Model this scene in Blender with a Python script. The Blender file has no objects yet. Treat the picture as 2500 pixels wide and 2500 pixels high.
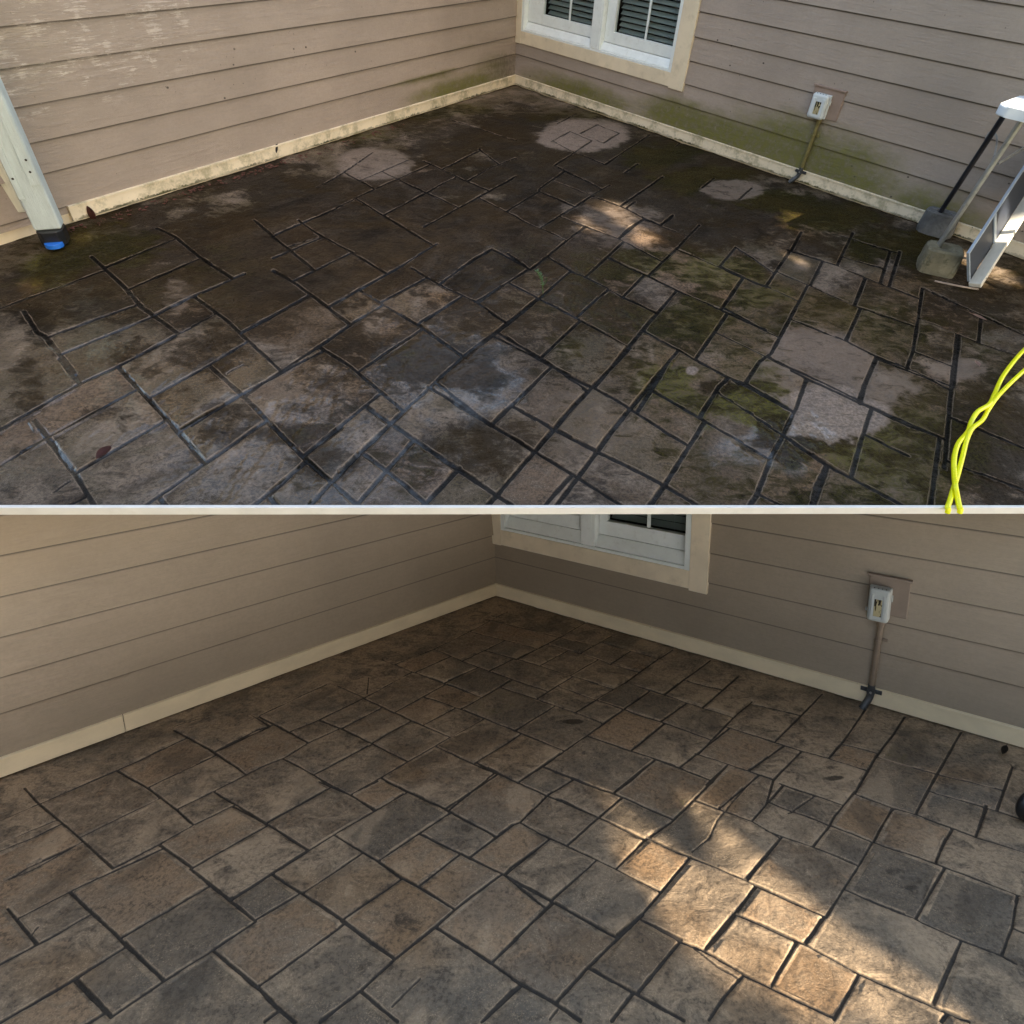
import bpy, bmesh, math, random
import numpy as np
from mathutils import Vector, Matrix
random.seed(7); RNG = np.random.default_rng(11)
scene = bpy.context.scene
COL = scene.collection
# ---------------------------------------------------------------- camera
F_PX, CX, CY, CAM_H = 1550.0, 1300.0, 1100.0, 1.728          # lens and eye height (in 2500 px units)
M3 = np.array([[0.99603, 0.08901, 0.0], [0.05967, -0.66771, 0.74202], [0.06605, -0.73908, -0.67037]])
cam_d = bpy.data.cameras.new('camera'); cam = bpy.data.objects.new('camera', cam_d); COL.objects.link(cam)
cam_d.sensor_width = 36.0; cam_d.lens = F_PX / 2500 * 36
cam_d.shift_x = -(CX - 1250) / 2500; cam_d.shift_y = (CY - 1250) / 2500
cam_d.clip_start = 0.05; cam_d.clip_end = 500
cm = Matrix.Identity(4)
for i in range(3):
    cm[i][0] = M3[i][0]; cm[i][1] = -M3[i][1]; cm[i][2] = -M3[i][2]
cm[2][3] = CAM_H
cam.matrix_world = cm
scene.camera = cam
# ---------------------------------------------------------------- daylight
SUN = Vector((0.46, -0.52, 0.72)).normalized()
world = bpy.data.worlds.new('World'); scene.world = world; world.use_nodes = True
wn = world.node_tree.nodes; sky = wn.new('ShaderNodeTexSky'); sky.sky_type = 'NISHITA'; sky.sun_disc = False
sky.sun_elevation = math.asin(SUN.z); sky.sun_rotation = math.atan2(SUN.x, SUN.y)
sky.air_density = 1.0; sky.dust_density = 2.5
bgn = wn['Background']; bgn.inputs['Strength'].default_value = 0.13
tn = wn.new('ShaderNodeMix'); tn.data_type = 'RGBA'; tn.blend_type = 'MULTIPLY'; tn.inputs[0].default_value = 1.0; tn.inputs[7].default_value = (1.0, 0.875, 0.715, 1)
world.node_tree.links.new(sky.outputs['Color'], tn.inputs[6]); world.node_tree.links.new(tn.outputs[2], bgn.inputs['Color'])
sun_d = bpy.data.lights.new('sun', 'SUN'); sun_d.energy = 2.8; sun_d.angle = math.radians(0.5); sun_d.color = (1.0, 0.88, 0.70)
sun = bpy.data.objects.new('sun', sun_d); COL.objects.link(sun)
sun.rotation_euler = SUN.to_track_quat('Z', 'Y').to_euler()
scene.view_settings.view_transform = 'Standard'; scene.view_settings.look = 'None'
scene.view_settings.exposure = 2.75; scene.view_settings.gamma = 1.0
try: scene.cycles.use_denoising = True
except Exception: pass
scene.cycles.max_bounces = 6; scene.cycles.diffuse_bounces = 3; scene.cycles.glossy_bounces = 3
# ---------------------------------------------------------------- geometry of the two patios
class Frame: pass
def mk(O, n, L, R, U, V):
    f = Frame(); f.O, f.n, f.L, f.R, f.U, f.V = [np.array(v, float) for v in (O, n, L, R, U, V)]
    return f
FA = mk((-0.56246, 7.94758, 0), (0, 0, 1), (-0.47247, -0.88135, 0), (0.72566, -0.68805, 0), (-0.44309, -0.89648, 0), (0.75726, -0.65312, 0))
FB = mk((-0.16822, 2.66849, -2.09478), (-0.09687, 0.50088, 0.86008), (-0.7356, -0.61813, 0.27713), (0.83713, -0.42641, 0.34262), (-0.69837, -0.64991, 0.29983), (0.85514, -0.40026, 0.32942))
EYE = np.array([0, 0, CAM_H])
def ray(px, py): return M3 @ np.array([(px - CX) / F_PX, (py - CY) / F_PX, 1.0])
def at(f, px, py, h=0.0):                                     # point at height h above a patio's floor
    d = ray(px, py); return EYE + d * (((f.O + f.n * h - EYE) @ f.n) / (d @ f.n))
def wallmat(f, side):                                         # x along the wall, y out of it, z up
    X = f.L if side == 'L' else -f.R
    Y = np.cross(f.n, X); Y /= np.linalg.norm(Y)
    m = Matrix.Identity(4)
    for i in range(3): m[i][0], m[i][1], m[i][2], m[i][3] = X[i], Y[i], f.n[i], f.O[i]
    return m
def basemat(f, p, along=None):
    X = np.array(along if along is not None else f.U, float); X = X - (X @ f.n) * f.n; X /= np.linalg.norm(X)
    Y = np.cross(f.n, X); m = Matrix.Identity(4)
    for i in range(3): m[i][0], m[i][1], m[i][2], m[i][3] = X[i], Y[i], f.n[i], p[i]
    return m
# ---------------------------------------------------------------- object helpers
def setp(o, label=None, cat=None, group=None, kind=None):
    for k, v in (('label', label), ('category', cat), ('group', group), ('kind', kind)):
        if v: o[k] = v
    return o
def thing(name, label, cat, mat, group=None):
    o = bpy.data.objects.new(name, None); COL.objects.link(o); o.matrix_world = mat; o.empty_display_size = 0.1
    return setp(o, label, cat, group)
def mesh(name, verts, faces, mat, parent=None, M=None, smooth=False):
    me = bpy.data.meshes.new(name); me.from_pydata([tuple(v) for v in verts], [], faces); me.update()
    return link(name, me, mat, parent, M, smooth)
def link(name, me, mat, parent=None, M=None, smooth=False):
    me.materials.append(mat)
    if smooth: me.polygons.foreach_set('use_smooth', [True] * len(me.polygons))
    o = bpy.data.objects.new(name, me); COL.objects.link(o)
    if parent: o.parent = parent
    if M is not None: o.matrix_world = M
    return o
class MB:
    def __init__(s): s.bm = bmesh.new()
    def box(s, a, b, bev=0.0, rot=None, seg=2):
        a, b = Vector(a), Vector(b); c = (a + b) / 2; d = b - a
        r = bmesh.ops.create_cube(s.bm, size=1.0); vs = r['verts']
        m = Matrix.Translation(c) @ (rot.to_4x4() if rot else Matrix.Identity(4)) @ Matrix.Diagonal((abs(d.x), abs(d.y), abs(d.z), 1))
        bmesh.ops.transform(s.bm, matrix=m, verts=vs)
        if bev > 0:
            es = list({e for v in vs for e in v.link_edges})
            bmesh.ops.bevel(s.bm, geom=es, offset=bev, segments=seg, affect='EDGES', profile=0.5)
        return s
    def tube(s, pts, rad, n=12, cap=True):
        pts = [Vector(p) for p in pts]; rads = rad if isinstance(rad, (list, tuple)) else [rad] * len(pts)
        rings = []; up = Vector((0.3, 0.2, 0.93))
        for i, p in enumerate(pts):
            t = (pts[min(i + 1, len(pts) - 1)] - pts[max(i - 1, 0)]).normalized()
            a = t.cross(up)
            if a.length < 1e-3: a = t.cross(Vector((1, 0, 0)))
            a.normalize(); b = t.cross(a)
            rings.append([s.bm.verts.new(p + (a * math.cos(2 * math.pi * k / n) + b * math.sin(2 * math.pi * k / n)) * rads[i]) for k in range(n)])
        for i in range(len(rings) - 1):
            for k in range(n): s.bm.faces.new((rings[i][k], rings[i][(k + 1) % n], rings[i + 1][(k + 1) % n], rings[i + 1][k]))
        if cap:
            s.bm.faces.new(rings[0][::-1]); s.bm.faces.new(rings[-1])
        return s
    def prism(s, poly, z0, z1, bev=0.0):
        b = [s.bm.verts.new((x, y, z0)) for x, y in poly]; t = [s.bm.verts.new((x, y, z1)) for x, y in poly]
        n = len(poly); fs = [s.bm.faces.new(b[::-1]), s.bm.faces.new(t)]
        for i in range(n): fs.append(s.bm.faces.new((b[i], b[(i + 1) % n], t[(i + 1) % n], t[i])))
        if bev > 0: bmesh.ops.bevel(s.bm, geom=list({e for f in fs for e in f.edges}), offset=bev, segments=2, affect='EDGES', profile=0.5)
        return s
    def xf(s, m): bmesh.ops.transform(s.bm, matrix=m, verts=s.bm.verts[:]); return s
    def build(s, name, mat, parent=None, M=None, smooth=False, cut=None):
        if cut is not None:
            bmesh.ops.bisect_plane(s.bm, geom=s.bm.verts[:] + s.bm.edges[:] + s.bm.faces[:], plane_co=cut[0], plane_no=cut[1], clear_outer=True)
        bmesh.ops.recalc_face_normals(s.bm, faces=s.bm.faces[:])
        me = bpy.data.meshes.new(name); s.bm.to_mesh(me); s.bm.free()
        return link(name, me, mat, parent, M, smooth)
def spline(pts, n=8):
    P = [Vector(p) for p in pts]; P = [P[0] * 2 - P[1]] + P + [P[-1] * 2 - P[-2]]; out = []
    for i in range(1, len(P) - 2):
        for k in range(n):
            t = k / n; a, b, c, d = P[i - 1:i + 3]
            out.append(0.5 * ((2 * b) + (c - a) * t + (2 * a - 5 * b + 4 * c - d) * t * t + (3 * b - a - 3 * c + d) * t ** 3))
    out.append(P[-2]); return out
# ---------------------------------------------------------------- node helpers
class NT:
    def __init__(s, name):
        s.m = bpy.data.materials.new(name); s.m.use_nodes = True; s.t = s.m.node_tree; s.n = s.t.nodes; s.b = s.n['Principled BSDF']
        s.tc = s.n.new('ShaderNodeTexCoord').outputs['Object']
    def put(s, sock, v):
        if isinstance(v, bpy.types.NodeSocket): s.t.links.new(v, sock)
        elif isinstance(v, (tuple, list)): sock.default_value = (*v, 1.0) if len(v) == 3 and len(sock.default_value) == 4 else v
        else: sock.default_value = v
    def map(s, scale=(1, 1, 1), loc=(0, 0, 0), rot=(0, 0, 0), src=None):
        k = s.n.new('ShaderNodeMapping'); s.put(k.inputs['Vector'], src or s.tc); k.inputs['Scale'].default_value = scale
        k.inputs['Location'].default_value = loc; k.inputs['Rotation'].default_value = rot; return k.outputs[0]
    def noise(s, scale, detail=4, rough=0.55, vec=None, dist=0.0):
        k = s.n.new('ShaderNodeTexNoise'); s.put(k.inputs['Vector'], vec or s.tc); k.inputs['Scale'].default_value = scale
        k.inputs['Detail'].default_value = detail; k.inputs['Roughness'].default_value = rough; k.inputs['Distortion'].default_value = dist
        return k.outputs['Fac']
    def vor(s, scale, vec=None, feature='F1', rnd=1.0):
        k = s.n.new('ShaderNodeTexVoronoi'); k.feature = feature; s.put(k.inputs['Vector'], vec or s.tc); k.inputs['Scale'].default_value = scale
        k.inputs['Randomness'].default_value = rnd; return k.outputs['Distance']
    def ramp(s, v, a, b, lo=0.0, hi=1.0):
        k = s.n.new('ShaderNodeMapRange'); k.interpolation_type = 'SMOOTHSTEP'; s.put(k.inputs[0], v)
        k.inputs[1].default_value = a; k.inputs[2].default_value = b; k.inputs[3].default_value = lo; k.inputs[4].default_value = hi; return k.outputs[0]
    def math(s, op, a, b=0.0, clamp=False):
        k = s.n.new('ShaderNodeMath'); k.operation = op; k.use_clamp = clamp; s.put(k.inputs[0], a); s.put(k.inputs[1], b); return k.outputs[0]
    def mix(s, f, a, b, mode='MIX'):
        k = s.n.new('ShaderNodeMix'); k.data_type = 'RGBA'; k.blend_type = mode; s.put(k.inputs[0], f); s.put(k.inputs[6], a); s.put(k.inputs[7], b); return k.outputs[2]
    def attr(s, name):
        k = s.n.new('ShaderNodeAttribute'); k.attribute_name = name; return k.outputs['Fac']
    def bump(s, h, strength=0.5, dist=0.01, prev=None):
        k = s.n.new('ShaderNodeBump'); s.put(k.inputs['Height'], h); k.inputs['Strength'].default_value = strength; k.inputs['Distance'].default_value = dist
        if prev is not None: s.put(k.inputs['Normal'], prev)
        return k.outputs[0]
    def out(s, color, rough=0.5, normal=None, metal=0.0, spec=0.5, coat=None):
        s.put(s.b.inputs['Base Color'], color); s.put(s.b.inputs['Roughness'], rough); s.put(s.b.inputs['Metallic'], metal)
        s.put(s.b.inputs['Specular IOR Level'], spec)
        if normal is not None: s.put(s.b.inputs['Normal'], normal)
        if coat is not None:
            s.put(s.b.inputs['Coat Weight'], coat[0]); s.put(s.b.inputs['Coat Roughness'], coat[1])
        return s.m
def worn(name, col, rough=0.5, var=0.25, scale=9, bump=0.2, metal=0.0, dirt=None, spec=0.5, stretch=(1, 1, 1)):
    t = NT(name); v = t.map(stretch); n1 = t.noise(scale, 5, 0.6, v); n2 = t.noise(scale * 9, 3, 0.6, v)
    c = t.mix(t.ramp(n1, 0.3, 0.7), tuple(x * (1 - var) for x in col), tuple(min(1, x * (1 + var * 0.5)) for x in col))
    if dirt: c = t.mix(t.math('MULTIPLY', t.ramp(t.noise(scale * 2.3, 6, 0.7, v), 0.52, 0.72), dirt[1]), c, dirt[0])
    return t.out(c, t.ramp(n2, 0.2, 0.8, rough * 0.8, min(1, rough * 1.2)), t.bump(n2, bump, 0.003), metal, spec)
# ---------------------------------------------------------------- materials
def siding_mat(name, base, algae, wet, specks):
    t = NT(name)
    cell = t.attr('board')
    v = t.map((1, 1, 1))
    vv = t.n.new('ShaderNodeCombineXYZ'); sx = t.n.new('ShaderNodeSeparateXYZ'); t.put(sx.inputs[0], t.tc)
    t.put(vv.inputs[0], t.math('ADD', sx.outputs[0], t.math('MULTIPLY', cell, 17.0))); t.put(vv.inputs[1], t.math('MULTIPLY', cell, 5.0)); t.put(vv.inputs[2], sx.outputs[2])
    g = t.map((1.3, 1, 30), src=vv.outputs[0]); gr = t.noise(3.2, 6, 0.6, g, 1.6)
    grain = t.ramp(t.math('ABSOLUTE', t.math('SUBTRACT', gr, 0.5)), 0.0, 0.07)
    mott = t.noise(1.1, 5, 0.6); fine = t.noise(60, 3, 0.7)
    c = t.mix(t.ramp(mott, 0.3, 0.7), tuple(x * 0.88 for x in base), tuple(x * 1.10 for x in base))
    c = t.mix(t.math('MULTIPLY', t.ramp(fine, 0.35, 0.7), 0.25), c, tuple(x * 0.72 for x in base))
    c = t.mix(t.ramp(cell, 0, 1, 0, 0.14), c, tuple(x * 1.25 for x in base))
    c = t.mix(t.math('MULTIPLY', grain, -0.14), c, (0, 0, 0)) if False else t.mix(t.math('MULTIPLY', t.math('SUBTRACT', 1.0, grain), 0.16), c, tuple(x * 0.6 for x in base))
    c = t.mix(t.math('MULTIPLY', t.ramp(t.attr('lap'), 0.2, 0.75), 0.8), c, tuple(x * 0.12 for x in base))  # dark band under each lap: the lip's contact shadow put into the colour
    if algae:
        a = t.attr('algae'); n = t.noise(2.6, 7, 0.68, t.map((1, 1, 2.2))); n2 = t.noise(24, 5, 0.75)
        m = t.ramp(t.math('ADD', a, t.math('MULTIPLY', t.math('SUBTRACT', n, 0.5), 0.9)), 0.28, 1.0)
        m = t.math('MULTIPLY', m, t.ramp(n2, 0.2, 0.62, 0.45, 1.0))
        c = t.mix(m, c, t.mix(t.ramp(n2, 0.35, 0.65), (0.085, 0.085, 0.012), (0.16, 0.15, 0.035)))
        d = t.attr('grime')
        c = t.mix(t.math('MULTIPLY', t.ramp(t.math('ADD', d, t.math('MULTIPLY', t.math('SUBTRACT', n2, 0.5), 1.0)), 0.4, 1.1), 0.8), c, (0.035, 0.03, 0.018))
    if specks:
        s1 = t.vor(9, t.map((1, 1, 1.3))); s2 = t.vor(21, t.map((1, 1, 0.8), (3, 0, 2)))
        dots = t.math('MAXIMUM', t.ramp(s1, 0.10, 0.05), t.math('MULTIPLY', t.ramp(s2, 0.10, 0.05), 0.7))
        dots = t.math('MULTIPLY', dots, t.ramp(t.noise(2.1, 2, 0.5, t.map((1, 1, 1), (5, 1, 3))), 0.52, 0.6))
        c = t.mix(t.math('MULTIPLY', dots, 0.85), c, (0.03, 0.022, 0.015))
    b = t.bump(t.math('ADD', t.math('MULTIPLY', grain, 0.7), t.math('MULTIPLY', gr, 0.6)), 0.35, 0.0016)
    b = t.bump(fine, 0.12, 0.0008, b)
    rough = 0.46; coat = None
    if wet:
        w = t.attr('wet'); st = t.noise(2.4, 7, 0.72, t.map((0.9, 1, 9.0))); st2 = t.noise(5.5, 5, 0.7)
        drip = t.ramp(t.math('ADD', t.math('MULTIPLY', st, 0.65), t.math('MULTIPLY', st2, 0.35)), 0.47, 0.55)
        wm = t.math('MULTIPLY', drip, w)
        c = t.mix(t.math('MULTIPLY', w, 0.15), c, tuple(x * 0.7 for x in base))
        glare = t.noise(3.0, 8, 0.78, t.map((1.6, 1, 26.0), (2, 0, 1)), 0.8); glare = t.math('MULTIPLY', t.ramp(t.math('ADD', glare, t.math('MULTIPLY', t.math('SUBTRACT', st2, 0.5), 0.9)), 0.555, 0.615), t.ramp(w, 0.1, 0.9))
        c = t.mix(t.math('MULTIPLY', glare, 0.38), c, (0.80, 0.71, 0.62))  # pale streaks: glare on the wet boards painted into the colour
        rough = t.math('SUBTRACT', 0.44, t.math('MULTIPLY', wm, 0.20)); coat = (t.math('MULTIPLY', wm, 1.0), 0.12)
        b = t.bump(drip, 0.5, 0.002, b)
    return t.out(c, rough, b, coat=coat)
SID = (0.37, 0.300, 0.240)
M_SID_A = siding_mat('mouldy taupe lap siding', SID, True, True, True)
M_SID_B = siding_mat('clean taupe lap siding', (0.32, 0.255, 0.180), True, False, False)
def trim_mat(name, base, dirty):
    t = NT(name); n = t.noise(5, 6, 0.65, t.map((1, 1, 2))); f = t.noise(70, 4, 0.7); k = t.vor(55)
    c = t.mix(t.ramp(n, 0.3, 0.7), tuple(x * 0.88 for x in base), base)
    if dirty:
        sx = t.n.new('ShaderNodeSeparateXYZ'); t.put(sx.inputs[0], t.tc)
        edge = t.ramp(sx.outputs[2], 0.035, 0.0)
        dn = t.noise(28, 7, 0.75); m = t.ramp(t.math('ADD', t.math('MULTIPLY', edge, 0.34), dn), 0.66, 0.78)
        m = t.math('MULTIPLY', m, t.ramp(t.noise(2.0, 3, 0.5), 0.35, 0.6))
        c = t.mix(m, c, (0.05, 0.05, 0.02))
        g = t.ramp(t.math('ADD', t.noise(9, 6, 0.7), t.math('MULTIPLY', t.noise(45, 4, 0.7), 0.3)), 0.60, 0.82)
        c = t.mix(t.math('MULTIPLY', g, 0.55), c, (0.20, 0.18, 0.07))
    dots = t.math('MULTIPLY', t.ramp(t.vor(14), 0.07, 0.035), t.ramp(t.noise(3), 0.5, 0.6))
    c = t.mix(dots, c, (0.06, 0.04, 0.03))
    return t.out(c, 0.45, t.bump(f, 0.15, 0.001))
M_TRIM_A = trim_mat('dirty cream painted trim', (0.86, 0.74, 0.54), True)
M_TRIM_B = trim_mat('clean cream painted trim', (0.82, 0.68, 0.45), False)
M_CASE = worn('cream window casing paint', (0.78, 0.66, 0.47), 0.5, 0.10, 4, 0.15, dirt=((0.35, 0.28, 0.16), 0.25))
M_VINYL = worn('white window vinyl', (0.80, 0.84, 0.80), 0.35, 0.05, 11, 0.05, dirt=((0.40, 0.37, 0.28), 0.22))
M_BLIND = worn('grey blind slats', (0.24, 0.27, 0.25), 0.55, 0.15, 3, 0.05)
M_DARK = worn('dark room behind glass', (0.02, 0.022, 0.022), 0.9, 0.1)
gt = NT('window glass'); gt.b.inputs['Transmission Weight'].default_value = 1.0
M_GLASS = gt.out((0.9, 0.95, 0.93), 0.02); gt.b.inputs['IOR'].default_value = 1.15
M_FASCIA = worn('pale painted slab edge', (0.80, 0.79, 0.76), 0.6, 0.08, 6, 0.2, dirt=((0.45, 0.42, 0.35), 0.15))
def floor_mat(name, c1, c2, c3, joint, wetbase, glossy, bs=1.0, mould=(0.005, 0.004, 0.0025)):
    t = NT(name)
    tint = t.attr('tint'); gro = t.attr('groove'); rel = t.attr('relief'); mo = t.attr('mould'); ms = t.attr('moss'); cl = t.attr('clean'); we = t.attr('wet'); ru = t.attr('rust'); gy = t.attr('grey')
    n1 = t.noise(2.2, 8, 0.65, dist=0.6); n2 = t.noise(9, 8, 0.72, t.map((1.0, 1.7, 1.0), rot=(0, 0, 0.5)), 0.8); n3 = t.noise(70, 5, 0.75); n4 = t.noise(190, 3, 0.7)
    c = t.mix(t.ramp(t.math('ADD', n2, t.math('MULTIPLY', t.math('SUBTRACT', tint, 0.5), 0.30)), 0.38, 0.62), c1, c2)
    c = t.mix(t.ramp(t.math('ADD', n1, t.math('MULTIPLY', t.math('SUBTRACT', tint, 0.5), 0.5)), 0.47, 0.72), c, c3)
    pt = t.ramp(t.math('ADD', tint, t.math('MULTIPLY', t.math('SUBTRACT', n1, 0.5), 1.3)), 0.62, 0.92)
    c = t.mix(t.math('MULTIPLY', pt, 0.35), c, tuple(x * 0.62 for x in c3))
    pt2 = t.ramp(t.math('ADD', tint, t.math('MULTIPLY', t.math('SUBTRACT', n2, 0.5), 1.3)), 0.30, 0.02)
    c = t.mix(t.math('MULTIPLY', pt2, 0.5), c, tuple(x * y for x, y in zip(c2, (1.15, 0.98, 0.82))))
    c = t.mix(t.math('MULTIPLY', gy, t.ramp(n1, 0.35, 0.62, 0.35, 1.0)), c, (0.135, 0.115, 0.088))
    c = t.mix(ru, c, (0.21, 0.115, 0.045))
    c = t.mix(t.math('MULTIPLY', t.math('MULTIPLY', t.ramp(n3, 0.44, 0.60), t.ramp(n2, 0.36, 0.58, 1.0, 0.25)), 0.8), c, tuple(x * 0.30 for x in c1))
    c = t.mix(t.math('MULTIPLY', t.math('MULTIPLY', t.ramp(n4, 0.50, 0.68), t.ramp(n2, 0.42, 0.62)), 0.5), c, tuple(min(1, x * 1.7) for x in c2))
    c = t.mix(t.math('MULTIPLY', t.ramp(rel, 0.42, 0.18), 0.55), c, tuple(x * 0.35 for x in c1))
    c = t.mix(t.math('MULTIPLY', t.ramp(rel, 0.60, 0.80), 0.35), c, tuple(min(1, x * 1.45) for x in c2))
    c = t.mix(cl, c, t.mix(t.ramp(n3, 0.35, 0.65), (0.13, 0.10, 0.08), (0.33, 0.25, 0.195)))
    c = t.mix(t.math('MULTIPLY', t.math('MULTIPLY', cl, t.ramp(n2, 0.50, 0.36)), 0.7), c, (0.09, 0.07, 0.05))
    mm = t.ramp(t.math('ADD', ms, t.math('MULTIPLY', t.math('SUBTRACT', n2, 0.5), 1.8)), 0.28, 0.85)
    mm = t.math('MULTIPLY', mm, t.ramp(n3, 0.25, 0.6, 0.45, 1.0))
    c = t.mix(mm, c, t.mix(t.ramp(n3, 0.38, 0.62), (0.022, 0.021, 0.003), (0.145, 0.125, 0.015)))
    dm = t.ramp(t.math('ADD', mo, t.math('ADD', t.math('MULTIPLY', t.math('SUBTRACT', n2, 0.5), 1.9), t.math('MULTIPLY', t.math('SUBTRACT', n3, 0.5), 0.7))), 0.06, 0.60)
    dm = t.math('MULTIPLY', dm, t.ramp(n3, 0.30, 0.62, 1.0, 0.80))
    c = t.mix(t.math('MULTIPLY', dm, 0.96), c, t.mix(t.ramp(n1, 0.4, 0.6), mould, (0.020, 0.012, 0.005)))
    rim = t.math('MULTIPLY', t.math('MULTIPLY', t.ramp(gro, 0.01, 0.10), t.ramp(gro, 0.45, 0.2)), t.ramp(n2, 0.40, 0.55))
    c = t.mix(t.math('MULTIPLY', rim, 0.5), c, tuple(min(1, x * 1.25) for x in c2))
    c = t.mix(t.math('MULTIPLY', t.ramp(gro, 0.25, 0.85), 0.92), c, joint)
    h = t.math('ADD', t.math('MULTIPLY', n3, 0.6), t.math('MULTIPLY', n2, 1.3))
    b = t.bump(h, 0.9 * bs, 0.008); b = t.bump(n4, 0.35, 0.0015, b)
    if glossy:
        film = t.ramp(t.math('ADD', we, t.math('MULTIPLY', t.math('SUBTRACT', n1, 0.5), 0.9)), 0.2, 0.8)
        rough = t.math('SUBTRACT', wetbase, t.math('MULTIPLY', film, wetbase - 0.20))
        rough = t.math('ADD', rough, t.math('MULTIPLY', n3, 0.10)); gl = t.math('MULTIPLY', t.ramp(gro, 0.05, 0.35), t.ramp(we, 0.1, 0.5))
        film = t.math('MAXIMUM', film, gl)
        dry = t.math('SUBTRACT', 1.0, t.math('MULTIPLY', dm, 0.93)); film = t.math('MULTIPLY', film, t.ramp(we, 0.1, 0.7))
        return t.out(c, rough, b, spec=t.math('MULTIPLY', 0.22, dry), coat=(t.math('MULTIPLY', film, t.math('MULTIPLY', 1.0, t.math('ADD', dry, 0.04))), 0.06))
    return t.out(c, t.ramp(n3, 0.3, 0.7, wetbase - 0.08, wetbase + 0.10), b, spec=0.4)
M_FLOOR_A = floor_mat('wet mouldy stamped concrete', (0.060, 0.042, 0.028), (0.225, 0.170, 0.125), (0.085, 0.062, 0.032), (0.004, 0.0035, 0.003), 0.5, True)
M_FLOOR_B = floor_mat('cleaned stamped concrete', (0.185, 0.132, 0.083), (0.375, 0.265, 0.160), (0.165, 0.124, 0.082), (0.022, 0.017, 0.012), 0.58, False, bs=0.85)
def _dec(t): return [(l[0], [tuple(float(v) for v in q.split(",")) for q in l[2:].split()]) for l in t.strip().split("\n")]
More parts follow.
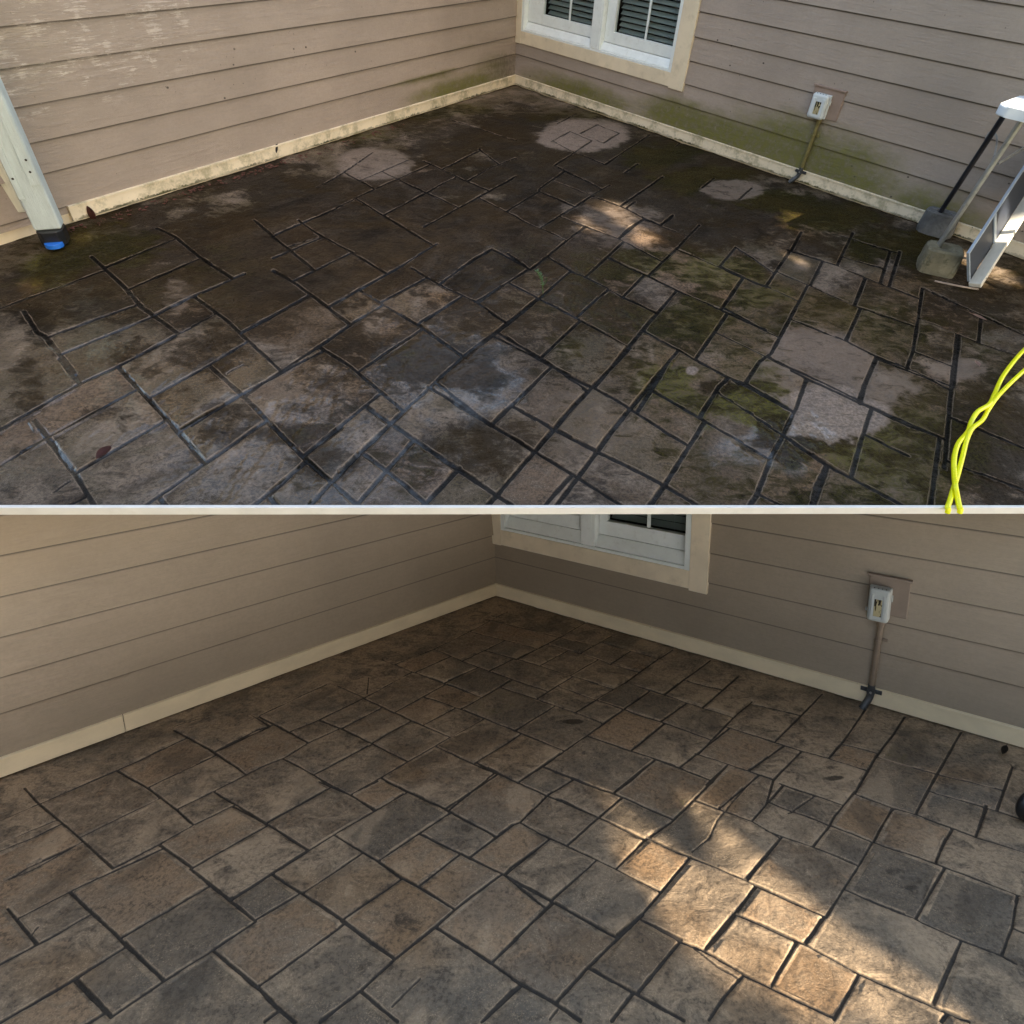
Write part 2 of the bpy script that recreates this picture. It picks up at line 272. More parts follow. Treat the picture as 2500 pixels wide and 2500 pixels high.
SEG_A = _dec("""
u 329,616 422,578
u 313,700 489,623
u 245,818 361,770 467,717 595,663
u 56,725 213,668
u 229,774 329,738
u 586,806 660,767
d 220,619 297,690 345,745 409,790
d 380,549 425,571 483,619 518,642
d 483,725 553,777 660,876
d 618,530 660,565
d 53,751 88,806
d 104,812 168,890
u 50,1095 98,1066
u 111,1059 332,942
u 178,1149 396,1022
u 82,992 194,928 316,873 521,761
u 361,965 531,870 595,831
u 432,1045 586,957 660,917
u 335,1236 647,1022
u 598,1240 660,1194
u 136,1240 162,1226
d 79,1018 181,1152 233,1240
d 287,889 335,941 432,1045 496,1122
d 509,886 592,960 660,1030 750,1119 881,1233
d 143,870 188,926
d 385,1207 409,1240
d 653,1204 685,1240
c 127,1197 165,1168
c 553,905 592,883
u 640,929 778,837 865,779 932,739
u 804,741 977,645
u 720,678 858,611
u 640,779 752,714
u 666,625 704,609
u 874,901 1022,802
u 954,718 1041,673
u 1022,783 1118,723
u 1028,956 1131,863 1260,763
u 1080,683 1160,625 1202,603
u 1160,731 1260,670
u 1009,625 1067,590
u 751,1095 897,978
u 602,1240 744,1121
d 666,654 720,686 800,744 852,783
d 858,612 938,659
d 877,702 938,738 1025,789 1131,863
d 778,839 852,885 942,960
d 1003,648 1067,686 1166,731 1230,776
d 1202,603 1260,632
d 1073,933 1102,956
u 672,567 813,506 916,455 1025,407
u 1080,408 1153,372
u 704,596 784,571
u 961,506 1035,468 1109,429
u 1141,436 1192,408 1260,381
u 1035,548 1170,476 1260,426
u 772,453 813,431 910,367
u 919,417 996,384
d 845,417 894,445
d 948,420 1025,458 1109,497
d 897,497 977,545
d 1035,388 1137,436 1186,458
d 1102,288 1260,339
d 1170,359 1218,397
d 640,551 688,590
d 727,532 768,561
d 784,571 839,599
d 1166,477 1260,522
u 1417,321 1461,299
u 1474,344 1513,321
u 1346,342 1392,316
u 1394,373 1445,339
u 1359,299 1407,273
u 1477,398 1587,324
u 1526,417 1558,395
u 1577,456 1619,427
u 1651,353 1660,345
u 1715,453 1744,429
u 1805,482 1837,453
u 1317,456 1362,425
u 1449,469 1490,446
u 1327,546 1417,491
u 1529,504 1551,488
u 1538,550 1574,527
u 1615,543 1644,520
u 1269,491 1317,462
d 1392,316 1445,339
d 1417,321 1474,344
d 1349,340 1394,363 1477,398
d 1356,401 1404,424
d 1327,466 1404,498
d 1445,472 1529,504 1574,527 1615,543
d 1455,299 1513,321
u 1298,649 1426,549
u 1516,572 1571,530
u 1587,665 1619,633 1660,594 1709,543
u 1429,671 1513,594
u 1330,710 1394,655
u 1407,767 1487,700
u 1240,784 1314,726
u 1522,718 1571,668
u 1497,886 1535,841 1606,758 1654,703
u 1699,870 1747,803 1776,761
u 1763,748 1814,674
u 1757,646 1798,597
u 1327,861 1413,780
u 1615,899 1651,857
u 1612,543 1635,530
u 1240,684 1288,652
d 1240,613 1291,649
d 1304,716 1413,771 1538,841
d 1343,623 1394,655 1433,671 1522,718 1606,758
d 1487,623 1583,668 1654,703 1766,751 1860,796
d 1413,540 1516,578 1619,633
d 1580,806 1699,870 1753,899
d 1750,804 1860,857
d 1660,604 1757,646 1766,650
d 1779,652 1860,690
d 1574,530 1673,567
d 1272,530 1378,578
d 1240,819 1336,877 1368,899
d 1798,597 1827,617
u 1600,931 1639,870
u 1709,1014 1757,937 1767,928
u 1626,1175 1716,1034
u 1821,931 1857,876
u 1882,1114 1908,1069 1921,1043 1947,989 1972,918
u 1825,1239 1850,1204 1882,1120
u 2104,979 2113,934 2142,870
u 2081,1159 2104,1075 2130,995
u 1982,1240 1998,1178 2020,1133
d 1600,947 1709,1014 1882,1114
d 1703,870 1773,912 1821,931 1934,995
d 1905,1050 2017,1124 2081,1159 2220,1236
d 1895,876 1972,918 2107,979 2220,1034
d 1626,1178 1728,1240
d 1857,1201 1943,1240
d 2113,1053 2220,1107
d 2152,873 2207,896
u 1940,595 1959,560
u 1873,692 1921,621
u 1886,855 1924,785 1972,695
u 1982,688 2008,637
u 2046,643 2065,602 2085,563
u 2069,823 2104,746
u 2117,929 2142,868
u 2094,727 2114,676
u 2152,685 2165,643
u 2191,637 2200,608
u 2216,897 2232,852 2242,791 2255,698
u 2335,913 2345,814
u 2393,826 2399,769
d 1924,605 2046,643 2152,688 2252,725
d 1979,692 2097,743 2239,791
d 1937,775 2065,826 2146,865 2223,894 2293,930
d 1860,794 1902,817
d 2053,570 2181,608
d 2069,624 2149,647
d 2232,852 2329,887
d 2290,788 2399,833 2480,858
d 2402,765 2480,801
d 1892,871 1988,916
d 1860,688 1947,727
u 2275,1239 2287,1147
u 2309,1137 2330,904 2340,810
u 1984,1241 2023,1134
d 2130,988 2311,1066
d 2143,865 2327,936
d 2334,1017 2484,1079
d 2327,1124 2484,1182
""")
SEG_B = _dec("""
u 16,1989 100,1953 286,1873 453,1796
u 16,2046 132,1997
u 65,2110 193,2050
u 193,2037 379,1947
u 360,1917 517,1841
u 430,1968 523,1923 630,1868
u 276,2110 389,2051 472,2005 572,1958
u 472,2109 630,2019
u 523,1828 630,1775
u 427,1766 511,1740
d 58,1917 97,1958 193,2037 273,2109
d 289,1876 360,1917 430,1968 472,2005
d 424,1775 520,1828 597,1880
d 389,2054 466,2110
d 523,1925 630,1990
d 613,1740 630,1750
u 81,2038 142,2008
u 16,2139 77,2115
u 45,2231 167,2168 283,2115
u 16,2333 119,2279 219,2224
c 77,2269 90,2256
u 16,2474 164,2388 299,2304
u 292,2280 504,2157
u 273,2471 395,2388 491,2327 623,2240
u 222,2481 254,2462
u 559,2186 630,2142
d 16,2208 81,2285
d 170,2170 292,2282 398,2383
d 183,2381 267,2468
d 466,2115 559,2187 623,2239
d 527,2317 630,2404
u 630,1744 723,1700 797,1664
u 701,1781 778,1750 887,1699 1005,1636
u 630,1781 662,1765
u 691,1843 752,1806 823,1774
u 835,1771 928,1723
u 768,1883 900,1813
u 909,1805 999,1755
u 896,1910 993,1854 1099,1794 1179,1749
u 964,1731 1082,1667
u 977,1612 1060,1579 1140,1540
u 1015,1636 1092,1601
u 1086,1660 1163,1625
u 1127,1607 1227,1561
u 1195,1631 1250,1604
u 1031,1765 1108,1723
u 1127,1723 1217,1672
u 1156,1856 1250,1797
u 1169,1909 1195,1888
d 630,1744 704,1779 752,1806
d 691,1845 768,1887 810,1910
d 778,1750 835,1773 906,1806 993,1851
d 887,1699 964,1733 1031,1765 1099,1794
d 935,1606 1015,1638 1086,1662 1169,1692
d 1034,1694 1127,1725 1250,1774
d 1060,1580 1127,1607 1195,1633 1250,1652
d 1185,1582 1250,1601
d 1070,1818 1156,1856 1250,1896
d 938,1895 970,1910
c 823,1668 887,1697
c 900,1649 896,1688
u 652,1999 803,1916
u 858,1932 922,1900
u 630,2145 704,2099 758,2065 823,2025 912,1971 980,1932
u 630,2231 729,2173
u 739,2171 880,2077
u 922,2094 1022,2025 1095,1977
u 1086,1966 1188,1900
u 1025,2152 1118,2080
u 835,2237 977,2136
u 1150,2081 1211,2035 1250,2006
u 1230,2125 1250,2105
u 1063,2253 1111,2211 1217,2131
d 778,1900 858,1934 912,1969
d 630,1993 656,2006 752,2068
d 665,2125 739,2173 835,2237 880,2270
d 823,2035 922,2094 977,2131 1025,2157 1111,2211
d 1022,2025 1137,2081 1230,2125 1250,2141
d 944,1900 1086,1966 1211,2033
u 630,2397 762,2304 835,2250
u 781,2482 880,2407 964,2330 1034,2275 1063,2253
u 1176,2484 1250,2410
u 1204,2336 1250,2292
c 957,2449 1025,2381
u 646,2482 678,2458
d 835,2240 957,2325
d 630,2401 672,2446 720,2484
d 884,2413 970,2482
d 1063,2253 1204,2343 1250,2375
u 1263,1603 1337,1566 1385,1540
u 1317,1620 1388,1582
u 1391,1644 1459,1606
u 1311,1700 1391,1651
u 1417,1590 1494,1546
u 1491,1614 1536,1585
u 1256,1777 1349,1721
u 1471,1691 1526,1659 1600,1606 1642,1580
u 1407,1731 1452,1704
u 1523,1725 1584,1681
u 1622,1689 1670,1652 1735,1606
u 1613,1755 1677,1708
u 1337,1854 1433,1787 1507,1736
u 1715,1720 1802,1646
u 1731,1806 1796,1739 1837,1705
u 1539,1826 1616,1765
u 1658,1867 1731,1810
u 1263,1903 1327,1861
u 1520,1909 1593,1853
u 1725,1909 1773,1864
u 1824,1909 1847,1890
u 1828,1874 1847,1861
d 1337,1567 1417,1590 1491,1615 1552,1631
d 1263,1603 1317,1620 1391,1644 1487,1672
d 1465,1561 1539,1582
d 1250,1680 1314,1702 1407,1733 1468,1757
d 1465,1705 1523,1725 1613,1755 1731,1797
d 1526,1659 1622,1689 1715,1720 1792,1744
d 1269,1781 1375,1824
d 1433,1789 1539,1826 1658,1867 1731,1896
d 1327,1864 1446,1910
d 1670,1654 1744,1673
d 1776,1768 1870,1797
d 1699,1832 1828,1875 1870,1890
d 1250,1896 1266,1904
u 1269,1999 1337,1932 1385,1903
u 1385,2054 1516,1942
u 1497,1929 1539,1900
u 1250,2112 1337,2041
u 1504,2113 1574,2041 1638,1999 1741,1900
u 1346,2189 1455,2093
u 1513,2269 1571,2218 1629,2150 1686,2083
u 1269,2269 1346,2200
u 1818,2139 1870,2080
u 1837,1996 1870,1958
u 1751,2269 1844,2157
c 1690,2073 1731,2041 1751,1996 1828,1906
d 1260,1900 1337,1935 1375,1948
d 1269,1999 1385,2056 1504,2113 1606,2163
d 1417,1900 1497,1929 1642,1991
d 1465,1990 1577,2041
d 1600,2044 1683,2083 1818,2139 1870,2163
d 1709,1951 1837,1998 1870,2017
d 1250,2137 1346,2190 1487,2269
d 1571,2237 1635,2269
d 1799,2223 1870,2256
u 1250,2292 1343,2195
u 1356,2439 1430,2356 1513,2275 1571,2221
u 1555,2417 1661,2288
u 1731,2482 1770,2423 1818,2369
u 1720,2312 1770,2259 1844,2160
u 1494,2482 1539,2423
u 1250,2413 1272,2394
c 1343,2481 1362,2455
d 1346,2190 1507,2279
d 1250,2378 1356,2439 1417,2482
d 1455,2362 1555,2417 1670,2482
d 1571,2237 1661,2288 1720,2312 1818,2369 1870,2397
c 1696,2308 1751,2352 1799,2378
u 1894,1802 2008,1688
u 2024,1844 2059,1804 2114,1727
u 2088,1929 2140,1839 2181,1788 2210,1743
u 2037,1987 2088,1926
u 1889,1897 1957,1828
u 1870,1958 1912,1911
c 1925,1980 1989,1937
u 2236,1982 2290,1881 2329,1813 2348,1781
u 2152,2009 2181,1967
u 2393,2009 2409,1958
u 2435,1971 2473,1865
d 1870,1799 1950,1825 2021,1844 2114,1873
d 2056,1810 2133,1829
d 2088,1932 2181,1966 2236,1982 2313,2009
d 2146,1842 2290,1884 2448,1922
d 2271,1926 2396,1961 2480,1987
d 1905,1906 1989,1935 2056,1958
d 1870,1720 1950,1739
u 1986,2059 2024,2011
u 2133,2048 2178,1967
u 2284,2102 2303,2054 2326,2017
u 2383,2033 2406,1974
u 1870,2083 1909,2035
u 2018,2231 2066,2154 2095,2109 2127,2054
u 2236,2237 2271,2173 2303,2118
u 1989,2266 2005,2237
d 2043,2014 2133,2048 2284,2101 2490,2179
d 2236,1982 2326,2016 2383,2035 2483,2067
d 1870,2019 1909,2033 1982,2059 2091,2102
d 1870,2165 2018,2231
d 2069,2166 2239,2237
u 1886,2394 1944,2295
u 2037,2481 2098,2369
u 2278,2446 2348,2288
u 2448,2320 2473,2253 2481,2205
u 1966,2295 2011,2234
u 2300,2482 2313,2465
d 1870,2253 1963,2296 2095,2365 2278,2446 2367,2482
d 1870,2397 2030,2473
d 2239,2239 2348,2287 2448,2324 2483,2343
""")
SEG_A += _dec("""
u 1028,956 880,1095 740,1240
u 1497,886 1400,985 1180,1240
u 1615,899 1500,1040 1350,1240
u 1626,1175 1580,1240
d 1045,935 1200,1030 1400,1150 1540,1240
d 1374,900 1500,965 1626,1045
d 1300,1010 1440,1085 1626,1178
d 930,1010 1100,1125 1270,1240
u 1120,1135 1020,1240
u 1400,1150 1320,1240
u 1330,905 1200,1030
u 1010,1065 900,1190
d 880,1095 980,1170 1060,1240
""")
SEG_B += _dec("""
u 1140,1540 1240,1488
d 1100,1525 1250,1562
u 1385,1540 1440,1508
d 1180,1505 1385,1555
""")
# ---------------------------------------------------------------- stamped concrete floors
_T = RNG.random((512, 512))
def vn(x, y):
    xi = np.floor(x).astype(int); yi = np.floor(y).astype(int); fx = x - xi; fy = y - yi
    fx = fx * fx * (3 - 2 * fx); fy = fy * fy * (3 - 2 * fy); xi &= 511; yi &= 511; x1 = (xi + 1) & 511; y1 = (yi + 1) & 511
    return (_T[xi, yi] * (1 - fx) + _T[x1, yi] * fx) * (1 - fy) + (_T[xi, y1] * (1 - fx) + _T[x1, y1] * fx) * fy
def fbm(x, y, o=5, g=0.55):
    s = 0; a = 1; n = 0
    for i in range(o):
        s = s + a * vn(x * 2 ** i + 13.7 * i, y * 2 ** i + 7.1 * i); n += a; a *= g
    return s / n
def sstep(x, a, b):
    t = np.clip((x - a) / (b - a), 0, 1); return t * t * (3 - 2 * t)
def patio_floor(f, segs, step, rng_a, rng_b, keep, blobs, mat, gw, drop, rough=1.0):
    U = f.U; Vp = f.V - (f.V @ U) * U; s_ = np.linalg.norm(Vp); c_ = f.V @ U; Vp = Vp / s_
    A = np.arange(rng_a[0], rng_a[1], step); B = np.arange(rng_b[0], rng_b[1], step); na, nb = len(A), len(B)
    a, b = np.meshgrid(A, B, indexing='ij'); p = a + b * c_; q = b * s_
    to2 = lambda X: np.array([(X - f.O) @ U, (X - f.O) @ Vp])
    dist = np.full((na, nb), 9.0); thin = np.full((na, nb), 9.0); depth = np.ones((na, nb))
    wob = (fbm(p * 9, q * 9, 4) - 0.5) * 0.012 + (fbm(p * 40, q * 40, 3) - 0.5) * 0.010
    wid = 0.75 + 0.7 * fbm(p * 3.1 + 50, q * 3.1, 3)
    lines = [(k, [to2(at(f, x, y)) for x, y in pts]) for k, pts in segs]
    def px_of(v):
        X = f.O + U * v[0] + Vp * v[1]; c = M3.T @ (X - EYE)
        return (CX + F_PX * c[0] / c[2], CY + F_PX * c[1] / c[2]) if c[2] > 0.05 else (-9e3, 9e3)
    rr = random.Random(5); vdir = np.array([c_, s_]); far = lambda v: not (-40 < px_of(v)[0] < 2540 and (-9e9 < px_of(v)[1] < (2560 if f is FB else 1290)))
    rowp = rng_a[0] + 0.1
    while rowp < rng_a[1]:
        rw = rr.choice((0.17, 0.25, 0.34)); bb = rng_b[0]
        while bb < rng_b[1]:
            ln = rr.choice((0.22, 0.33, 0.45)); o0 = np.array([rowp, 0]) + vdir * bb; o1 = o0 + vdir * ln; o2 = o0 + np.array([rw, 0])
            if far(o0) and far(o1): lines.append(('d', [o0, o1]))
            if far(o0) and far(o2): lines.append(('u', [o0, o2]))
            bb += ln
        rowp += rw
    ends = [(i, e, ln[1][0 if e == 0 else -1]) for i, ln in enumerate(lines) for e in (0, 1)]
    flat = [(i, a_, b_) for i, (k, P) in enumerate(lines) if k != 'c' for a_, b_ in zip(P[:-1], P[1:])]
    for i, (k, P) in enumerate(lines):
        if k == 'c': continue
        for e in (0, 1):
            p0, p1 = (P[0], P[1]) if e == 0 else (P[-1], P[-2]); d = (p0 - p1) / np.linalg.norm(p0 - p1); best = None
            for j, e2, c in ends:
                v = c - p0; l = np.linalg.norm(v)
                if j != i and 0.004 < l < 0.20 and (v / l) @ d > 0.9 and lines[j][0] == k and (best is None or l < best[0]): best = (l, c)
            for j, a_, b_ in flat:
                if j == i or lines[j][0] == k: continue
                m_ = np.array([d, a_ - b_]).T
                if abs(np.linalg.det(m_)) < 1e-6: continue
                t_, u_ = np.linalg.solve(m_, a_ - p0)
                if -0.02 < t_ < (0.48 if f is FA else 0.26) and -0.05 < u_ < 1.05 and (best is None or t_ < best[0]): best = (max(t_, 0), p0 + d * max(t_, 0))
            if best is not None and best[0] > 0.004: (P.insert(0, best[1]) if e == 0 else P.append(best[1]))
    for k, P2 in lines:
        dep = 0.55 + 0.6 * random.random()
        for s0, s1 in zip(P2[:-1], P2[1:]):
            lo = np.minimum(s0, s1) - 0.06; hi = np.maximum(s0, s1) + 0.06
            cb = [q_ / s_ for q_ in (lo[1], hi[1])]; ca = [p_ - bb * c_ for p_ in (lo[0], hi[0]) for bb in cb]
            i0 = max(0, int((min(ca) - rng_a[0]) / step)); i1 = min(na, int((max(ca) - rng_a[0]) / step) + 2)
            j0 = max(0, int((cb[0] - rng_b[0]) / step)); j1 = min(nb, int((cb[1] - rng_b[0]) / step) + 2)
            if i0 >= i1 or j0 >= j1: continue
            d = s1 - s0; l2 = max(d @ d, 1e-9); pp = p[i0:i1, j0:j1] - s0[0]; qq = q[i0:i1, j0:j1] - s0[1]
            t = np.clip((pp * d[0] + qq * d[1]) / l2, 0, 1); dd = np.hypot(pp - t * d[0], qq - t * d[1])
            T_ = thin if k == 'c' else dist
            blk = T_[i0:i1, j0:j1]; m = dd < blk; blk[m] = dd[m]
            if k != 'c': depth[i0:i1, j0:j1][m] = dep
    # one number per tile
    st = max(1, int(0.016 / step)); bar = dist[::st, ::st] < 0.012; lab = np.zeros(bar.shape, int); nl = 0
    W, H = bar.shape
    free = ~bar
    for i0 in range(0, W, 6):
        for j0 in range(0, H, 6):
            if free[i0, j0] and lab[i0, j0] == 0:
                nl += 1; stack = [(i0, j0)]; lab[i0, j0] = nl
                while stack:
                    x, y = stack.pop()
                    for X, Y in ((x + 1, y), (x - 1, y), (x, y + 1), (x, y - 1)):
                        if 0 <= X < W and 0 <= Y < H and free[X, Y] and lab[X, Y] == 0:
                            lab[X, Y] = nl; stack.append((X, Y))
    val = RNG.random(nl + 1); val2 = RNG.random(nl + 1); val3 = RNG.random(nl + 1)
    L = np.repeat(np.repeat(lab, st, 0), st, 1)[:na, :nb]
    if L.shape != (na, nb): L = np.pad(L, ((0, na - L.shape[0]), (0, nb - L.shape[1])), mode='edge')
    tint = val[L]; tint[L == 0] = 0.5
    tiltp = (val2[L] - 0.5); tiltq = (val3[L] - 0.5)
    w = gw * wid
    D = np.abs(dist + wob * sstep(dist, 0.004, 0.03) * 0.6 + wob * 0.25)
    groove = 1 - sstep(D, w * 0.35, w * 1.0)
    crack = 1 - sstep(np.abs(thin + wob * 0.4), 0.002, 0.007)
    edge = 1 - sstep(D, w * 0.6, w * 3.6)
    # slate relief: soft swells plus thin broken ledges
    ang = (val2[L] * 1.2 - 0.3); cp = p * np.cos(ang) + q * np.sin(ang) + val[L] * 31; cq = -p * np.sin(ang) + q * np.cos(ang) + val3[L] * 17
    base = fbm(cp * 3.0, cq * 6.5, 5, 0.5); fine = fbm(cp * 16, cq * 26, 4, 0.6)
    k = base * 9.0 + fine * 0.9; led = (np.floor(k) + sstep(k - np.floor(k), 0.72, 0.98)) / 9.0
    relief = 0.45 * base + 0.55 * led
    z = rough * (0.016 * (relief - 0.5) + 0.0035 * (fine - 0.5)) - 0.003 * (1 - tint) - 0.0022 * edge
    z = z + 0.004 * (tiltp * np.sin(p * 2.2) + tiltq * np.cos(q * 2.2))
    z = z - groove * 0.0085 * depth - crack * 0.003 - drop
    z = z.astype(np.float32)
    masks = {m: np.zeros((na, nb), np.float32) for m in ('mould', 'moss', 'clean', 'wet', 'rust', 'grey')}
    WARP = (fbm(p * 2.6 + 9, q * 2.6 + 4, 6, 0.68) - 0.5) * 2.8 + (val3[L] - 0.5) * 0.55 * (1 - groove)
    for m, x, y, rx, ry, s, *hard in blobs:
        c0 = to2(at(f, x, y)); ex = to2(at(f, x + rx, y)) - c0; ey = to2(at(f, x, y + ry)) - c0
        inv = np.linalg.inv(np.array([ex, ey]).T); dp = p - c0[0]; dq = q - c0[1]
        r = np.hypot(inv[0, 0] * dp + inv[0, 1] * dq, inv[1, 0] * dp + inv[1, 1] * dq) + WARP * (0.25 if hard and hard[0] < 0.25 else 1.0)
        h = hard[0] if hard else 0.55
        g = s * (1 - sstep(r, 1 - h, 1 + h)); masks[m] = np.where(np.abs(g) > np.abs(masks[m]), g, masks[m]) if s > 0 else masks[m] * (1 + g)
    for m in ('mould', 'moss'): masks[m] = masks[m] * (1 - np.clip(masks['clean'] * 1.25, 0, 1))
    X = f.O[0] + p * U[0] + q * Vp[0] + z * f.n[0]; Y = f.O[1] + p * U[1] + q * Vp[1] + z * f.n[1]; Z = f.O[2] + p * U[2] + q * Vp[2] + z * f.n[2]
    kp = keep(X, Y, Z, p, q)
    quad = kp[:-1, :-1] & kp[1:, :-1] & kp[1:, 1:] & kp[:-1, 1:]
    used = np.zeros((na, nb), bool)
    used[:-1, :-1] |= quad; used[1:, :-1] |= quad; used[1:, 1:] |= quad; used[:-1, 1:] |= quad
    idx = np.full((na, nb), -1, np.int32); idx[used] = np.arange(used.sum(), dtype=np.int32)
    fq = np.stack([idx[:-1, :-1][quad], idx[1:, :-1][quad], idx[1:, 1:][quad], idx[:-1, 1:][quad]], 1)
    co = np.stack([X[used], Y[used], Z[used]], 1).astype(np.float32)
    me = bpy.data.meshes.new('patio'); me.vertices.add(len(co)); me.vertices.foreach_set('co', co.ravel())
    me.loops.add(fq.size); me.loops.foreach_set('vertex_index', fq.ravel())
    me.polygons.add(len(fq)); me.polygons.foreach_set('loop_start', np.arange(0, fq.size, 4, dtype=np.int32))
    me.polygons.foreach_set('use_smooth', np.ones(len(fq), bool)); me.update(calc_edges=True)
    for nme, arr in (('tint', tint), ('groove', np.maximum(groove, crack * 0.75)), ('relief', relief), *masks.items()):
        at_ = me.attributes.new(nme, 'FLOAT', 'POINT'); at_.data.foreach_set('value', np.ascontiguousarray(arr[used], np.float32))
    print('floor verts', len(co), 'tiles', nl)
    me.materials.append(mat)
    return me
E0, E1 = np.array([-1.804, 1.377]), np.array([1.963, 1.834])      # front edge of the raised patio
eD = (E1 - E0) / np.linalg.norm(E1 - E0); eN = np.array([-eD[1], eD[0]])
def wall_side(f, X, Y, Z):                                        # inside both walls
    r = np.stack([X - f.O[0], Y - f.O[1], Z - f.O[2]], -1)
    nl = np.cross(f.n, f.L); nr = -np.cross(f.n, f.R)
    nl = nl if nl @ f.R > 0 else -nl; nr = nr if nr @ f.L > 0 else -nr
    return (r @ nl > -0.03) & (r @ nr > -0.03)
keepA = lambda X, Y, Z, p, q: wall_side(FA, X, Y, Z) & ((X - E0[0]) * eN[0] + (Y - E0[1]) * eN[1] > 0.004) & (X > -3.7) & (X < 4.3)
keepB = lambda X, Y, Z, p, q: wall_side(FB, X, Y, Z) & (Y > -0.25) & (X > -2.9) & (X < 2.9)
BL_A = [
 ('moss',1900,860,650,300,.50),('mould',1950,800,650,350,.36),('mould',1350,750,520,260,.50),('mould',450,680,620,170,.60),('mould',1600,400,520,110,.75),('mould',1800,520,430,100,.62),('mould',900,470,420,70,.7),('mould',350,600,300,70,.6),('mould',300,1050,450,200,.2),('mould',1000,560,560,210,.92),('mould',1250,640,130,90,.8),('mould',760,470,200,50,.6),('mould',1250,340,420,90,.55),('mould',2300,900,220,330,.45),
 ('mould',960,590,330,110,1),('mould',1150,420,240,100,1,.5),('mould',1240,330,130,55,1,.5),('mould',720,520,220,80,.9),('mould',470,560,180,50,.6),
 ('mould',1330,600,110,90,.85),('mould',1570,390,120,35,1),('mould',1700,440,190,45,1),('mould',1890,510,150,45,1),('mould',2010,600,90,40,.8),
 ('mould',2200,600,150,70,.62),('mould',2350,760,150,90,.55),('mould',2440,1050,110,190,.62),('mould',300,740,220,60,.5),('mould',90,780,60,70,.7),
 ('mould',60,930,50,90,.45),('mould',640,790,170,50,.5),('mould',870,840,150,50,.55),('mould',1120,880,130,80,.95),('mould',790,1110,70,40,.62,.7),('mould',705,1050,90,22,.62,.7),
 ('mould',560,1020,70,50,.5),('mould',1950,1070,120,40,.9),('mould',1900,1030,60,20,.9),('mould',1750,935,70,25,.7),('mould',1400,700,150,60,.4),('mould',1180,740,150,90,.6),('mould',2080,690,110,50,.45),('mould',700,640,250,60,.75),
 ('mould',250,1000,60,20,.4),('mould',1560,730,40,30,.6),('mould',1900,640,30,15,.8),('mould',1200,1080,170,100,.5),('mould',1520,950,60,90,.4),('mould',1320,860,90,80,.45),
 ('moss',1600,372,110,26,.9),('moss',1760,430,120,30,1),('moss',1890,485,110,32,1),('moss',2010,535,110,36,.9),('moss',2150,600,130,46,.75),('moss',1430,285,120,20,.55),
 ('moss',230,590,170,45,.75),('moss',110,640,90,45,.85),('moss',880,325,160,24,.6),('moss',1080,265,120,18,.6),('moss',1560,640,130,55,.7),('moss',1740,660,120,50,.75),
 ('moss',1860,715,90,45,.7),('moss',1700,770,110,55,.75),('moss',1640,920,110,60,.85),('moss',1830,990,110,75,1),('moss',1880,880,80,50,.85),('moss',2060,1070,110,60,.85),
 ('moss',2180,800,150,80,.6),('moss',2240,1110,160,110,.7),('moss',1400,840,130,80,.55),('moss',1340,740,100,40,.5),('moss',2390,860,110,100,.5),('moss',2160,960,110,60,.6),
 ('moss',1480,760,90,60,.5),('moss',420,680,200,90,.4),('moss',1250,640,120,60,.4),('moss',2060,720,90,60,.5),('moss',1480,700,120,50,.45),
 ('clean',1425,325,105,40,.85,.2),('clean',915,395,95,42,.6,.15),('clean',985,400,30,30,.55,.3),('clean',1795,458,74,28,.6,.15),('clean',1980,860,130,65,.55,.4),('clean',2090,930,110,40,.5,.4),
 ('clean',2035,1000,80,55,.9,.3),('clean',1995,960,40,30,.7,.3),('clean',1960,640,55,26,.5,.4),('clean',2330,895,70,24,.5,.4),('clean',1692,898,17,12,.95,.3),('clean',1470,560,90,40,.35,.5),('clean',430,715,26,38,.35,.3),
 ('clean',1520,530,80,35,.4,.4),('clean',1440,1010,140,110,.2,.5),
 ('rust',1900,860,600,300,.38),('rust',1000,680,600,250,.5),('rust',960,685,85,50,.85),('rust',1075,722,75,42,.9),('rust',800,690,70,35,.4),('rust',560,890,120,50,.35),('rust',1940,560,110,40,.5),('rust',1780,720,130,70,.4),('rust',1620,640,110,60,.35),('rust',2180,700,150,60,.35),('rust',1980,1110,70,60,.5),('rust',700,1060,50,30,.4),
 ('grey',200,1150,200,90,.25),('grey',2420,790,60,40,.8,.2),('grey',1430,900,100,60,.5),('grey',760,980,150,60,.35),('grey',1650,1080,160,90,.4),
 ('wet',1000,680,520,200,.5),('wet',300,900,420,260,.75),('wet',600,1100,560,180,.6),('wet',130,900,160,150,1),('wet',420,960,330,120,.8),('wet',1900,1000,700,260,.30),('wet',1130,900,180,130,1),('wet',1400,400,400,90,.3),('wet',1880,1070,150,60,.7)]
